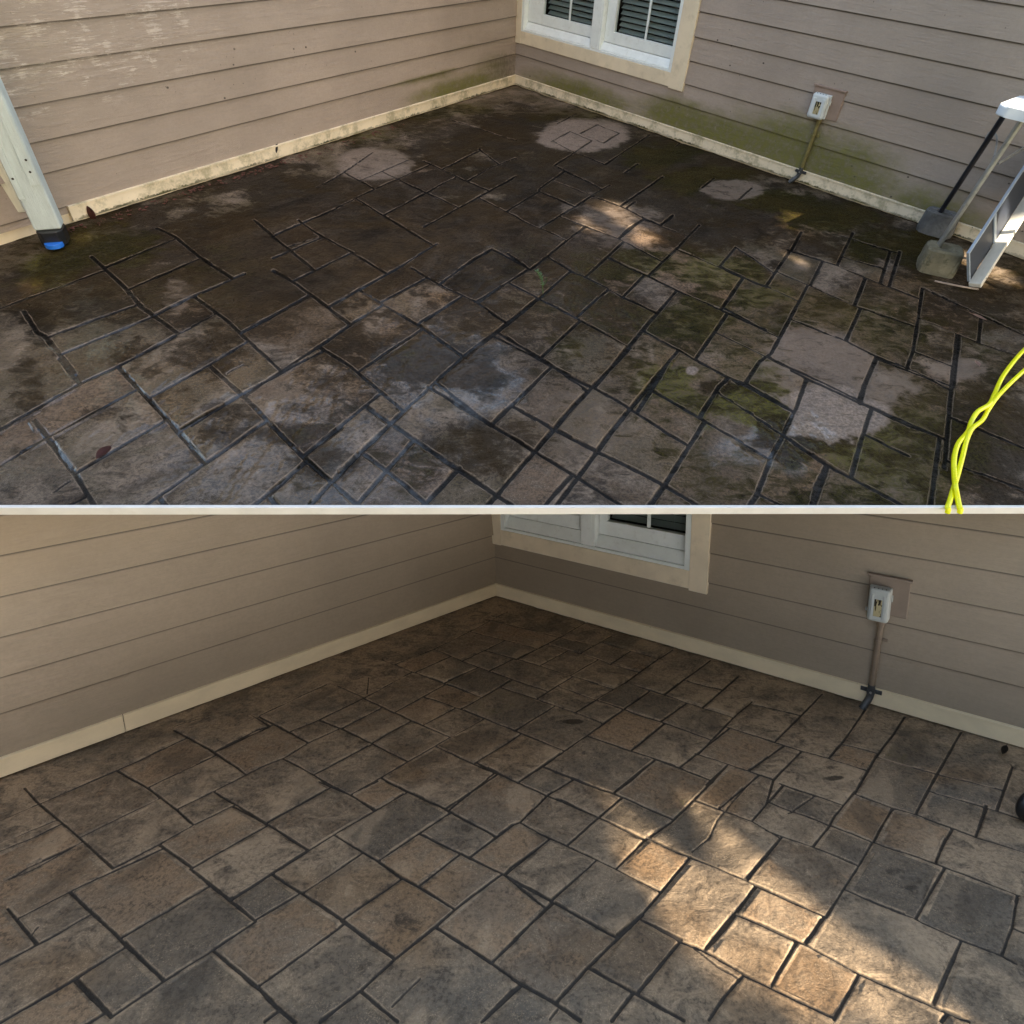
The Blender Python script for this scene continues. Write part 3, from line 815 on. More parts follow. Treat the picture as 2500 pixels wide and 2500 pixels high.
BL_B = [
 ('grey',330,1840,330,90,.6),('grey',760,1740,250,90,.5),('grey',1120,1600,260,60,.35),('grey',1130,2010,90,60,.5),('grey',1200,2200,90,70,.55),('grey',1150,2400,170,80,.5),('grey',2230,2130,110,50,.7,.5),
 ('grey',2200,2280,150,60,.5),('grey',1320,2450,110,70,.5),('grey',2280,1800,240,60,.45),('grey',280,2200,180,60,.35),('grey',2400,2180,90,60,.5),('grey',950,2210,70,40,.5),('grey',2340,1935,120,40,.6,.3),('grey',1400,2220,120,60,.35),('grey',640,2290,120,50,.35),('grey',400,2400,120,50,.3),
 ('mould',2040,1895,26,8,.8,.3),('mould',2030,1870,26,10,.4,.3),('mould',2190,2120,60,22,.42,.4),('mould',2230,2160,40,22,.42,.4),('mould',1400,1755,34,6,.6,.3),('mould',980,2245,50,30,.35),('mould',2390,2420,50,30,.3),
 ('moss',1640,1960,60,40,.35),('moss',1660,1960,20,50,.4),('moss',1200,1720,60,30,.35),('moss',2150,1830,120,30,.35),('moss',560,1960,140,60,.3),
 ('rust',1150,1830,160,60,.4),('rust',1000,1880,60,30,.6),('rust',180,2360,170,70,.5),('rust',850,2170,200,70,.55),('rust',1000,2300,90,70,.55),('rust',1780,1920,80,40,.45),('rust',2080,2010,120,60,.5),('rust',1900,2400,260,120,.5),('rust',1600,2300,160,80,.4),('rust',2330,1890,80,20,.4),('rust',1560,2100,80,60,.4)]
NOSLOW = globals().get('FASTFLOOR', False)
meA = patio_floor(FA, SEG_A, 0.0052, (-0.6, 8.6), (-0.6, 6.6), keepA, BL_A, M_FLOOR_A, 0.0130, 0.012)
oA = bpy.data.objects.new('patio', meA); COL.objects.link(oA); setp(oA, kind='structure')
meB = patio_floor(FB, SEG_B, 0.0036, (-0.3, 4.4), (-0.3, 4.4), keepB, BL_B, M_FLOOR_B, 0.0068, 0.010, 0.85)
oB = bpy.data.objects.new('patio', meB); COL.objects.link(oB); setp(oB, kind='structure')
# slab body and its painted front edge
def slab_poly(f, near): return near
b = MB(); W_ = lambda x, off: (E0 + eD * x + eN * off)
pts = [W_(-4.0, 0.03), W_(8.5, 0.03), W_(8.5, 7.5), W_(3.0, 11.0), W_(-4.0, 6.5)]
b.prism([tuple(v) for v in pts], -0.062, -0.037)
b.build('patio_slab', M_FASCIA).__setitem__('kind', 'structure')
b = MB(); pl = [W_(-4.0, 0), W_(8.5, 0), W_(8.5, 0.014), W_(-4.0, 0.014)]
b.prism([tuple(v) for v in pl], -0.036, 0.001, 0.002)
b.build('patio_edge', M_FASCIA).__setitem__('kind', 'structure')
# ---------------------------------------------------------------- houses
LAPS = [0.095, 0.293, 0.455, 0.633, 0.810, 0.987, 1.160, 1.338, 1.516, 1.694, 1.872, 2.05, 2.228]
def lap_wall(name, f, side, length, hmax, mat, win=None, cut=None, parent=None, algae=None, wetf=None):
    V, F, bd, al, gm, wt, lap_shade = [], [], [], [], [], [], []
    sg = 1 if side == 'L' else -1; ns = int(length / 0.05)
    def strip(s0, s1, h0, t0, h1, t1, board):
        n = max(1, int((s1 - s0) / 0.05)); hs = 1 if h1 - h0 < 0.025 else 4
        o = len(V)
        for i in range(n + 1):
            s = s0 + (s1 - s0) * i / n
            for j in range(hs + 1):
                h = h0 + (h1 - h0) * j / hs; t = t0 + (t1 - t0) * j / hs
                V.append((sg * s, t, h)); bd.append(board)
                a, g = algae(s, h) if algae else (0, 0); al.append(a); gm.append(g); wt.append(wetf(s, h) if wetf else 0); lap_shade.append(1.0 if (any(abs(h - l) < 1e-4 for l in LAPS) and t < 0.006) else 0.0)
        for i in range(n):
            for j in range(hs):
                k = o + i * (hs + 1) + j; q_ = (k, k + hs + 1, k + hs + 2, k + 1); F.append(q_ if sg > 0 else q_[::-1])
    br = sorted(set([0.05] + LAPS + [l - 0.020 for l in LAPS] + ([win[2], win[3]] if win else []))); br = [h for h in br if h <= hmax]
    for h0, h1 in zip(br[:-1], br[1:]):
        ks = max([0] + [i + 1 for i, l in enumerate(LAPS) if l <= h0 + 1e-6]); lo = ([0.0] + LAPS)[ks]; hi = (LAPS + [hmax])[ks] if ks < len(LAPS) else hmax
        fr = lambda h: 0.016 - 0.014 * (h - lo) / max(hi - lo, 1e-3)
        rnd = random.Random(ks * 7 + (side == 'R') * 3).random()
        iv = [(-0.02, length)]
        if win and h0 >= win[2] - 1e-6 and h1 <= win[3] + 1e-6: iv = [(-0.02, win[0]), (win[1], length)]
        for s0, s1 in iv:
            if s1 - s0 < 0.02: continue
            strip(s0, s1, h0, fr(h0), h1, fr(h1), rnd)
            if h0 in LAPS: strip(s0, s1, h0 - 0.0005, 0.0018, h0, 0.016, rnd)
    M = wallmat(f, side)
    me = bpy.data.meshes.new(name); me.from_pydata(V, [], F); me.update()
    for nme, arr in (('board', bd), ('algae', al), ('grime', gm), ('wet', wt), ('lap', lap_shade)):
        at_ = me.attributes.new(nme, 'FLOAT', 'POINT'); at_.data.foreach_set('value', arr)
    if cut is not None:
        bm = bmesh.new(); bm.from_mesh(me); Mi = M.inverted(); co = Mi @ Vector(cut[0]); no = (Mi.to_3x3() @ Vector(cut[1])).normalized()
        bmesh.ops.bisect_plane(bm, geom=bm.verts[:] + bm.edges[:] + bm.faces[:], plane_co=co, plane_no=no, clear_outer=True); bm.to_mesh(me); bm.free()
    return link(name, me, mat, parent, M)
def wall_back(f, side, length, hmax, parent, mat, win=None, cut=None):
    sg = 1 if side == 'L' else -1; b = MB()
    def bx(s0, s1, h0, h1): b.box((sg * s0, -0.12, h0), (sg * s1, -0.003, h1))
    if win:
        bx(-0.1, win[0], -0.05, hmax); bx(win[1], length, -0.05, hmax); bx(win[0], win[1], -0.05, win[2])
        if win[3] < hmax: bx(win[0], win[1], win[3], hmax)
    else: bx(-0.1, length, -0.05, hmax)
    M = wallmat(f, side); c = None
    if cut is not None:
        Mi = M.inverted(); c = (Mi @ Vector(cut[0]), (Mi.to_3x3() @ Vector(cut[1])).normalized())
    return b.build('sheathing', mat, parent, M, cut=c)
def base_board(f, side, length, mat, parent, gaps=()):
    sg = 1 if side == 'L' else -1; b = MB(); cuts = [0.0] + [g for g in gaps] + [length]
    prof = [(0.0, 0.002), (0.021, 0.002), (0.021, 0.080), (0.028, 0.083), (0.028, 0.092), (0.0, 0.097)]
    for s0, s1 in zip(cuts[:-1], cuts[1:]):
        s0 += 0.002; s1 -= 0.002; r = []
        for s in (s0, s1): r.append([b.bm.verts.new((sg * s, t, h)) for t, h in prof])
        n = len(prof)
        for i in range(n): b.bm.faces.new((r[0][i], r[0][(i + 1) % n], r[1][(i + 1) % n], r[1][i]))
        b.bm.faces.new(r[0]); b.bm.faces.new(r[1][::-1])
    return b.build('base_board', mat, parent, wallmat(f, side))
def gb(s, h, cs, ch, rs, rh): return max(0.0, 1 - ((s - cs) / rs) ** 2 - ((h - ch) / rh) ** 2)
def algae_L(s, h):
    a = max(gb(s, h, 1.0, 0.10, 1.25, 0.20) * 1.0, gb(s, h, 0.5, 0.22, 0.6, 0.22) * 0.7, 0.9 * gb(s, h, 1.55, 0.285, 0.9, 0.028), 0.55 * gb(s, h, 0.95, 0.455, 0.35, 0.03), 0.2 * gb(s, h, 2.2, 0.1, 0.8, 0.1))
    return a, max(0, gb(s, h, 0.15, 0.2, 0.8, 0.25)) * 0.75
def algae_R(s, h):
    a = max(gb(s, h, 1.0, 0.08, 1.3, 0.24), gb(s, h, 2.5, 0.10, 1.3, 0.34) * 1.1, gb(s, h, 3.5, 0.12, 1.3, 0.50) * 1.1, gb(s, h, 4.6, 0.05, 0.8, 0.34) * 0.9, 0.35 * gb(s, h, 3.0, 0.3, 1.6, 0.4))
    return a, 0.35 * gb(s, h, 0.0, 0.2, 0.5, 0.4)
def wet_L(s, h): return min(1.0, 1.7 * gb(s, h, 4.9, 1.0, 1.5, 0.52))
def rust_R(s, h): return 0, 0
WIN_A = (-0.048, 2.232, 0.396, 1.95); WIN_B = (-0.02, 1.528, 0.392, 1.3)
cutB = ((0, 0, -0.085), (0, 0, 1))
mA = thing('house', 'house corner of taupe lap siding stained with green algae above the dirty upper patio', 'house', basemat(FA, FA.O, FA.L))
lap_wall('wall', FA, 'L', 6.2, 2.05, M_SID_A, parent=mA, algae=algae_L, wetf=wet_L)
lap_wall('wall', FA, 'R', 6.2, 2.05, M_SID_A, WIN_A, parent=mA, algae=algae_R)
wall_back(FA, 'L', 6.2, 2.2, mA, M_CASE); wall_back(FA, 'R', 6.2, 2.2, mA, M_CASE, WIN_A)
base_board(FA, 'L', 4.93, M_TRIM_A, mA, gaps=(2.82,)); base_board(FA, 'R', 6.2, M_TRIM_A, mA, gaps=(2.55,))
mB = thing('house', 'house corner of clean brown lap siding above the washed lower patio', 'house', basemat(FB, FB.O, FB.L))
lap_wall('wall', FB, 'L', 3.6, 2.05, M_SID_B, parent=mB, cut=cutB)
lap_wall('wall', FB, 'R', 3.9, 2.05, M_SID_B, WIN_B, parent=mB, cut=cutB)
wall_back(FB, 'L', 3.6, 2.2, mB, M_CASE, cut=cutB); wall_back(FB, 'R', 3.9, 2.2, mB, M_CASE, WIN_B, cut=cutB)
base_board(FB, 'L', 3.6, M_TRIM_B, mB, gaps=(2.28,)); base_board(FB, 'R', 3.9, M_TRIM_B, mB)
def window(f, parent, x0, x1, h0, h1, cw, sashes, hg, hr, mullion, cut=None):
    # x0..x1 outer casing, cw casing widths (left, right), sashes = [(glass s0, s1, muntin s)], hg glass bottom, hr sash rail bottom
    M = wallmat(f, 'R'); c = None
    if cut is not None:
        Mi = M.inverted(); c = (Mi @ Vector(cut[0]), (Mi.to_3x3() @ Vector(cut[1])).normalized())
    w = bpy.data.objects.new('window', None); COL.objects.link(w); w.parent = parent; w.matrix_world = M; w.empty_display_size = 0.1
    B = lambda mb, s0, s1, t0, t1, a, b_, bev=0.002: mb.box((-s1, t0, a), (-s0, t1, b_), bev)
    il, ir, ib = x0 + cw[0], x1 - cw[1], h0 + 0.112
    m = MB(); B(m, x0, il, 0.0, 0.026, h0, h1); B(m, ir, x1, 0.0, 0.027, h0 - 0.006, h1); B(m, il + 0.001, ir - 0.001, 0.0, 0.024, h0 + 0.004, ib)
    m.build('casing', M_CASE, w, M, cut=c)
    m = MB(); fw = 0.034                                          # white outer frame
    B(m, il, il + fw, -0.09, 0.022, ib, h1); B(m, ir - fw, ir, -0.09, 0.022, ib, h1); B(m, il + fw, ir - fw, -0.09, 0.020, ib + 0.0005, ib + 0.020)
    zz = hr - 0.004; vv = [(-0.09, ib + 0.021), (0.004, ib + 0.021), (0.004, ib + 0.028), (-0.034, zz), (-0.09, zz)]
    r0 = [m.bm.verts.new((-(ir - fw - 0.001), a_, z_)) for a_, z_ in vv]; r1 = [m.bm.verts.new((-(il + fw + 0.001), a_, z_)) for a_, z_ in vv]
    for i_ in range(5): m.bm.faces.new((r0[i_], r0[(i_ + 1) % 5], r1[(i_ + 1) % 5], r1[i_]))
    m.bm.faces.new(r0[::-1]); m.bm.faces.new(r1)
    for g in mullion: B(m, g[0], g[1], -0.088, 0.017, ib + 0.021, h1, 0.004); B(m, g[0] + 0.02, g[1] - 0.02, 0.0175, 0.021, ib + 0.022, h1, 0.001)
    m.build('frame', M_VINYL, w, M, cut=c)
    edges = [il + fw] + [v for g in mullion for v in g] + [ir - fw]
    for k, (g0, g1, mu) in enumerate(sashes):
        e0, e1 = edges[2 * k] + 0.003, edges[2 * k + 1] - 0.003
        m = MB(); B(m, e0, g0, -0.075, -0.035, hr, h1, 0.003); B(m, g1, e1, -0.075, -0.035, hr, h1, 0.003); B(m, g0 - 0.001, g1 + 0.001, -0.074, -0.033, hr, hg, 0.003)
        for q_ in mu: B(m, q_ - 0.011, q_ + 0.011, -0.062, -0.050, hg, h1, 0.002)
        m.build('sash', M_VINYL, w, M, cut=c)
        m = MB(); B(m, g0 - 0.005, g1 + 0.005, -0.058, -0.054, hg - 0.005, h1, 0); m.build('pane', M_GLASS, w, M, cut=c)
        m = MB(); h = hg + 0.012; rot = Matrix.Rotation(math.radians(-42), 3, 'X')
        while h < h1 - 0.02:
            m.box((-g1 - 0.01, -0.152, h), (-g0 + 0.01, -0.108, h + 0.0025), 0, rot); h += 0.046
        for q_ in (g0 + 0.12, g1 - 0.12): m.tube([(-q_, -0.105, hg), (-q_, -0.105, h1)], 0.0012, 5)
        m.build('blind', M_BLIND, w, M, cut=c)
    m = MB(); B(m, x0, x1, -0.40, -0.30, h0 - 0.1, h1 + 0.1, 0); B(m, x0, x0 + 0.02, -0.299, -0.122, h0 - 0.1, h1 + 0.1, 0); B(m, x1 - 0.02, x1, -0.299, -0.122, h0 - 0.1, h1 + 0.1, 0)
    B(m, x0 + 0.021, x1 - 0.021, -0.299, -0.122, h1 + 0.01, h1 + 0.1, 0); B(m, x0 + 0.021, x1 - 0.021, -0.299, -0.122, h0 - 0.1, h0 - 0.01, 0)
    m.build('room', M_DARK, w, M, cut=c)
    return w
window(FA, mA, -0.048, 2.232, 0.396, 1.95, (0.138, 0.160), [(0.345, 1.045, (0.705,)), (1.305, 2.030, (1.672,))], 0.689, 0.598, [(1.065, 1.195)])
window(FB, mB, -0.020, 1.528, 0.390, 1.3, (0.09, 0.108), [(0.20, 0.66, (0.43,)), (0.86, 1.392, (1.13,))], 0.689, 0.596, [(0.70, 0.80)], cut=cutB)
# a scrap of peeling label film on each sill
# ---------------------------------------------------------------- outdoor outlets
M_BOX = worn('grey white plastic cover', (0.62, 0.66, 0.66), 0.35, 0.06, 8, 0.05)
M_BOXB = worn('grey plastic cover', (0.45, 0.47, 0.44), 0.4, 0.06, 8, 0.05)
M_BLOCK_A = worn('pinkish taupe mounting block', (0.31, 0.225, 0.175), 0.5, 0.1, 10, 0.2)
M_BLOCK_B = worn('brown mounting block', (0.25, 0.19, 0.14), 0.5, 0.1, 10, 0.2)
M_CON_A = worn('algae covered conduit', (0.20, 0.165, 0.055), 0.5, 0.3, 14, 0.3)
M_CON_B = worn('brown painted conduit', (0.24, 0.18, 0.125), 0.45, 0.15, 14, 0.2)
M_STRAP = worn('dark grey galvanised strap', (0.09, 0.095, 0.10), 0.45, 0.3, 20, 0.3, metal=0.6)
M_STEEL = worn('bright screw head', (0.6, 0.6, 0.58), 0.3, 0.1, 20, 0.1, metal=0.9)
M_BLACK = worn('black plastic', (0.012, 0.013, 0.015), 0.35, 0.2, 12, 0.1)
ct = NT('clear cover window'); sx_ = ct.noise(18, 3, 0.6, ct.map((3.5, 1, 1.2), rot=(0, 0.6, 0)), 1.2)
M_WINDOWLET = ct.out(ct.mix(ct.ramp(sx_, 0.47, 0.54), (0.02, 0.018, 0.012), (0.42, 0.36, 0.20)), 0.2)
def outlet(f, label, block, box, wn_, con, kick, mats):
    mbx, mbl, mcn = mats; M = wallmat(f, 'R'); s0, s1, h0, h1 = block
    R = M @ Matrix.Translation((-(box[0] + box[1]) / 2, 0.0, 0.0)); t = thing('outdoor_outlet', label, 'electrical outlet', R)
    cx_ = (box[0] + box[1]) / 2; G = lambda s: -(s - cx_)
    b = MB(); b.box((G(s1), 0.0, h0), (G(s0), 0.024, h1 - 0.014), 0.004); b.box((G(s1 + 0.008), 0.0, h1 - 0.013), (G(s0 - 0.008), 0.036, h1), 0.003)
    b.build('mounting_block', mbl, t, R)
    bw = (box[1] - box[0]); b = MB(); b.box((-bw / 2, 0.0245, box[2] + 0.004), (bw / 2, 0.050, box[3] - 0.004), 0.006); b.box((bw / 2 - 0.001, 0.030, box[2] + 0.03), (bw / 2 + 0.010, 0.046, box[2] + 0.045), 0.002)
    b.box((-bw / 2 - 0.006, 0.030, box[2] + 0.10), (-bw / 2 + 0.001, 0.046, box[2] + 0.13), 0.002)
    b.build('back_box', mbx, t, R)
    w0, w1 = G(wn_[1]), G(wn_[0]); b = MB(); y0, y1 = 0.0505, 0.092
    b.box((-bw / 2 + 0.002, y0, box[2]), (bw / 2 - 0.002, y1, box[3]), min(0.02, bw * 0.16), seg=4)
    b.box((-bw / 2 + 0.016, y1 - 0.003, box[2] + 0.02), (w0 - 0.004, y1 + 0.004, box[3] - 0.03), 0.002)
    b.box((w1 + 0.004, y1 - 0.003, box[2] + 0.02), (bw / 2 - 0.016, y1 + 0.004, box[3] - 0.03), 0.002)
    cv = b.build('cover', mbx, t, R, smooth=False)
    b = MB(); b.box((w0, y1 - 0.002, wn_[2]), (w1, y1 + 0.0015, wn_[3]), 0.001); b.build('viewing_window', M_WINDOWLET, cv, R)
    for k in range(4):
        x = -bw * 0.26 + bw * 0.52 * k / 3; b = MB(); b.tube([(x, y1 - 0.014, box[3] - 0.004), (x, y1 - 0.012, box[3] + 0.0012)], 0.0032, 8); b.build('vent_hole', M_STRAP, cv, R)
    
    cxs = G(con[0]); b = MB(); b.tube([(cxs, 0.036, box[2] - 0.002), (cxs, 0.036, box[2] - 0.028)], 0.0185, 16); b.tube([(cxs, 0.036, box[2] - 0.027), (G(con[1]), 0.036, 0.10)], 0.0135, 16)
    cd = b.build('conduit', mcn, t, R, smooth=False)
    xs = G(con[1])
    b = MB(); b.tube([(G(con[0] * .6 + con[1] * .4), 0.036, 0.365), (G(con[0] * .6 + con[1] * .4), 0.036, 0.352)], 0.0175, 14); b.box((G(con[0] * .6 + con[1] * .4) - 0.040, 0.013, 0.352), (G(con[0] * .6 + con[1] * .4) - 0.012, 0.020, 0.368), 0.002)
    b.build('clip', mcn, t, R)
    b = MB(); b.tube(spline([(xs, 0.036, 0.115), (xs, 0.038, 0.07), (xs + kick * 0.25, 0.046, 0.035), (xs + kick, 0.066, -0.012)], 5), 0.0165, 14)
    b.build('lower_elbow', M_STRAP, t, R)
    b = MB(); b.box((xs - 0.048, 0.0285, 0.070), (xs + 0.048, 0.033, 0.092), 0.001); b.tube([(xs, 0.030, 0.081), (xs, 0.054, 0.081)], 0.019, 14)
    st = b.build('strap', M_STRAP, t, R)
    b = MB(); b.tube([(xs, 0.053, 0.081), (xs, 0.058, 0.081)], 0.006, 10); b.build('screw', M_STEEL, st, R)
    return t
outlet(FA, 'white weatherproof outlet cover on a pinkish block, its conduit green with algae', (3.415, 3.665, 0.486, 0.697), (3.446, 3.580, 0.480, 0.652), (3.494, 3.538, 0.514, 0.600), (3.540, 3.530), 0.05, (M_BOX, M_BLOCK_A, M_CON_A))
outlet(FB, 'grey weatherproof outlet cover with clean brown conduit on the washed wall', (2.328, 2.502, 0.495, 0.696), (2.335, 2.432, 0.476, 0.646), (2.364, 2.398, 0.506, 0.594), (2.398, 2.388), 0.03, (M_BOXB, M_BLOCK_B, M_CON_B))
# ---------------------------------------------------------------- white post at the left
M_POST = worn('weathered white painted wood', (0.55, 0.62, 0.60), 0.5, 0.12, 5, 0.9, dirt=((0.30, 0.30, 0.24), 0.35), stretch=(5, 5, 0.7))
M_CREAMW = worn('weathered cream painted wood', (0.62, 0.58, 0.44), 0.6, 0.15, 5, 0.6, dirt=((0.30, 0.27, 0.18), 0.4), stretch=(5, 5, 0.8))
M_BLUE = worn('blue plastic', (0.02, 0.16, 0.62), 0.4, 0.1, 8, 0.05)
M_HOLE = worn('dark nail hole', (0.03, 0.025, 0.02), 0.9, 0.1)
pc = at(FA, 134, 598)
Mp = Matrix.Translation(Vector(pc)) @ Matrix.Rotation(math.radians(24), 4, 'Z') 
post = thing('white_post', 'weathered white wooden post with black foot standing beside the left wall', 'post', Mp)
b = MB(); b.box((-0.066, 0.0, 0.085), (0.066, 0.10, 1.55), 0.012, seg=3)
b.box((0.014, -0.007, 0.33), (0.062, -0.0005, 1.5), 0.003); b.box((-0.065, -0.006, 0.26), (-0.036, -0.0005, 1.5), 0.003)
b.build('shaft', M_POST, post, Mp)
b = MB(); b.prism([(-0.060, 0.012), (-0.060, -0.006), (-0.035, -0.030), (0.040, -0.030), (0.066, 0.0), (0.066, 0.09), (-0.060, 0.09)], 0.0, 0.084, 0.005); b.build('foot', M_BLACK, post, Mp)
b = MB(); b.prism([(0.046 * math.cos(a) + 0.008, 0.045 * math.sin(a) - 0.031) for a in [math.pi + math.pi * k / 12 for k in range(13)]], 0.004, 0.030, 0.003)
b.build('blue_cap', M_BLUE, post, Mp)
for x, z in ((0.040, 0.40), (0.045, 0.46), (-0.050, 0.37)): b = MB(); b.tube([(x, -0.009, z), (x, -0.0065, z)], 0.006, 8); b.build('nail_hole', M_HOLE, post, Mp)
Mq = Matrix.Translation(Vector(at(FA, 62, 575))) @ Matrix.Rotation(math.radians(24), 4, 'Z')
b = MB(); b.box((-0.10, 0.0, 0.13), (0.05, 0.05, 1.5), 0.006); b.box((-0.16, -0.002, 0.125), (-0.04, 0.048, 1.5), 0.005)
bd = b.build('board', M_CREAMW, None, Mq); setp(bd, 'cream painted board just behind the white post at the left edge', 'board')
# ---------------------------------------------------------------- folding table at the right, its feet in concrete blocks
M_TTOP = worn('white moulded plastic', (0.72, 0.77, 0.80), 0.35, 0.06, 7, 0.1)
M_TGRY = worn('pebbled grey plastic', (0.36, 0.42, 0.50), 0.5, 0.1, 40, 0.5)
M_LEGL = worn('light grey steel tube', (0.30, 0.30, 0.28), 0.35, 0.25, 12, 0.15, metal=0.4, dirt=((0.12, 0.10, 0.08), 0.4))
M_LEGD = worn('dark blue grey steel tube', (0.035, 0.04, 0.055), 0.35, 0.3, 12, 0.15, metal=0.4)
M_CONC = worn('mossy concrete block', (0.20, 0.175, 0.11), 0.8, 0.4, 7, 0.9, dirt=((0.05, 0.05, 0.02), 0.8))
M_CONG = worn('grey concrete block', (0.13, 0.13, 0.125), 0.8, 0.4, 7, 0.9, dirt=((0.05, 0.05, 0.04), 0.6))
pf = at(FA, 2283, 612, 0.10); pb = at(FA, 2296, 518, 0.15)
tf = at(FA, 2484, 310, 0.85); tb = at(FA, 2452, 280, 0.86)
tf2 = pf + (tf - pf) * 1.12; 
tt = at(FA, 2434, 255, 0.99)                                      # near left corner of the top
Mt = Matrix.Translation(Vector((pf + pb) / 2)); table = thing('folding_table', 'white plastic folding table on grey metal legs standing at the right edge', 'table', Mt)
Mti = Mt.inverted(); lc = lambda p: Mti @ Vector(p)
b = MB(); b.tube([lc(pf), lc(tf2)], 0.0165, 14); b.build('leg', M_LEGL, table, Mt)
b = MB(); b.tube([lc(pb), lc(tb)], 0.0165, 14); b.build('leg', M_LEGD, table, Mt)
off = np.array(FA.R) * 0.9
b = MB(); b.tube([lc(pf + off - [0, 0, 0.11]), lc(tf2 + off)], 0.0165, 14); b.build('leg', M_LEGL, table, Mt)
b = MB(); b.tube([lc(pb + off - [0, 0, 0.16]), lc(tb + off)], 0.0165, 14); b.build('leg', M_LEGD, table, Mt)
b = MB(); hz = lambda k: pf + (tf - pf) * k
p1 = hz(0.66); arch = [lc(at(FA, *v)) for v in ((2420, 402, .63), (2430, 372, .67), (2434, 342, .71), (2428, 324, .73), (2416, 324, .72), (2406, 338, .70))]
b.tube(spline(arch, 6), 0.006, 8); b.tube([lc(at(FA, 2436, 400, 0.63)), lc(at(FA, 2500, 360, 0.66))], 0.008, 8); b.build('folding_brace', M_LEGL, table, Mt)
b = MB(); q = lc(at(FA, 2424, 402, 0.635)); b.tube([q + Vector((-0.01, -0.014, 0)), q + Vector((0.0, -0.022, 0.0))], 0.009, 10); b.build('rivet', M_STEEL, table, Mt)
vr = FA.R; vl = -FA.L
cx0 = Vector(tt); Xt = Vector(FA.R).normalized(); Yt = Vector((0.68805, 0.72566, 0)).normalized()
rt = Matrix.Identity(4)
for i in range(3): rt[i][0], rt[i][1], rt[i][2], rt[i][3] = Xt[i], Yt[i], (0, 0, 1)[i], cx0[i]
def rrect(w, d, r, inset=0.0, n=5):
    out = []
    for cx_, cy_, a0 in ((r, r, 180), (w - r, r, 270), (w - r, d - r, 0), (r, d - r, 90)):
        for k in range(n + 1):
            a = math.radians(a0 + 90 * k / n); out.append((cx_ + (r - inset) * math.cos(a), cy_ + (r - inset) * math.sin(a)))
    return out
b = MB(); b.prism(rrect(1.2, 0.44, 0.06), -0.050, 0.0, 0.008); b.build('table_top', M_TTOP, table, rt)
b = MB(); b.prism(rrect(1.2, 0.44, 0.06, 0.035), 0.0004, 0.003, 0.001); b.build('top_panel', M_TGRY, table, rt)
def block(px, py, w, d, h, rz, mat, label, ang=1.0):
    m = Matrix.Translation(Vector(at(FA, px, py))) @ Matrix.Rotation(rz, 4, 'Z')
    b = MB(); n = 10; rnd = random.Random(px)
    rings = []
    for k, (hh, sc) in enumerate(((-0.012, 0.96), (0.02, 1.0), (h * 0.55, 0.97), (h * 0.93, 0.93), (h, 0.84), (h + 0.001, 0.42), (h - 0.03, 0.30))):
        ring = []
        for i in range(4 * n):
            a = 2 * math.pi * (i + 0.5) / (4 * n); c, s = math.cos(a), math.sin(a); e = 0.5 * ang
            x = math.copysign(abs(c) ** e, c) * w / 2; y = math.copysign(abs(s) ** e, s) * d / 2
            j = 1 + (rnd.random() - 0.5) * 0.05
            ring.append(b.bm.verts.new((x * sc * j, y * sc * j, hh + (rnd.random() - 0.5) * 0.006)))
        rings.append(ring)
    for r0, r1 in zip(rings[:-1], rings[1:]):
        for i in range(4 * n): b.bm.faces.new((r0[i], r0[(i + 1) % (4 * n)], r1[(i + 1) % (4 * n)], r1[i]))
    b.bm.faces.new(rings[0][::-1]); b.bm.faces.new(rings[-1])
    o = b.build('concrete_block', mat, None, m, smooth=False); return setp(o, label, 'block')
block(2283, 655, 0.23, 0.20, 0.145, math.radians(-20), M_CONC, 'mossy tan concrete block holding the front leg of the white table', 0.8)
block(2280, 566, 0.24, 0.14, 0.15, math.radians(-35), M_CONG, 'low grey concrete block under the dark rear leg of the white table', 1.2)
# ---------------------------------------------------------------- screen panel leaning at the right
M_WOODW = worn('white painted wood frame', (0.74, 0.70, 0.60), 0.45, 0.10, 6, 0.3, dirt=((0.40, 0.36, 0.28), 0.3), stretch=(1, 4, 4))
M_RIMB = worn('pale blue grey aluminium rim', (0.40, 0.47, 0.55), 0.35, 0.1, 10, 0.1, metal=0.3)
st = NT('dark insect screen'); wv = st.n.new('ShaderNodeTexChecker'); st.put(wv.inputs['Vector'], st.tc); wv.inputs['Scale'].default_value = 500
M_SCREEN = st.out(st.mix(st.noise(6, 4, 0.6), (0.010, 0.014, 0.024), (0.035, 0.042, 0.060)), 0.5)
B0 = at(FA, 2366, 697, 0.004); B1 = at(FA, 2492, 500, 0.34); T0 = at(FA, 2376, 600, 0.25)
Xs = (B1 - B0); Ls = np.linalg.norm(Xs) * 1.35; Xs = Xs / np.linalg.norm(Xs); Zs = T0 - B0; Zs = Zs - (Zs @ Xs) * Xs; Hs = np.linalg.norm(Zs); Zs = Zs / Hs; Ys = np.cross(Zs, Xs)
ms = Matrix.Identity(4)
for i in range(3): ms[i][0], ms[i][1], ms[i][2], ms[i][3] = Xs[i], Ys[i], Zs[i], B0[i]
print('screen H', Hs, 'L', Ls)
scr = thing('window_screen', 'white wooden frame holding a dark insect screen leaning beside the table', 'screen', ms)
b = MB(); b.box((-0.01, -0.070, 0.0), (Ls, 0.0, 0.030), 0.003); b.build('bottom_rail', M_WOODW, scr, ms)
b = MB(); b.box((0.0, -0.004, 0.031), (0.014, 0.012, Hs), 0.002); b.box((0.015, -0.004, Hs - 0.016), (Ls, 0.012, Hs), 0.002); b.box((Ls * 0.34, -0.005, 0.031), (Ls * 0.34 + 0.032, 0.013, Hs - 0.017), 0.002)
b.build('rim', M_RIMB, scr, ms)
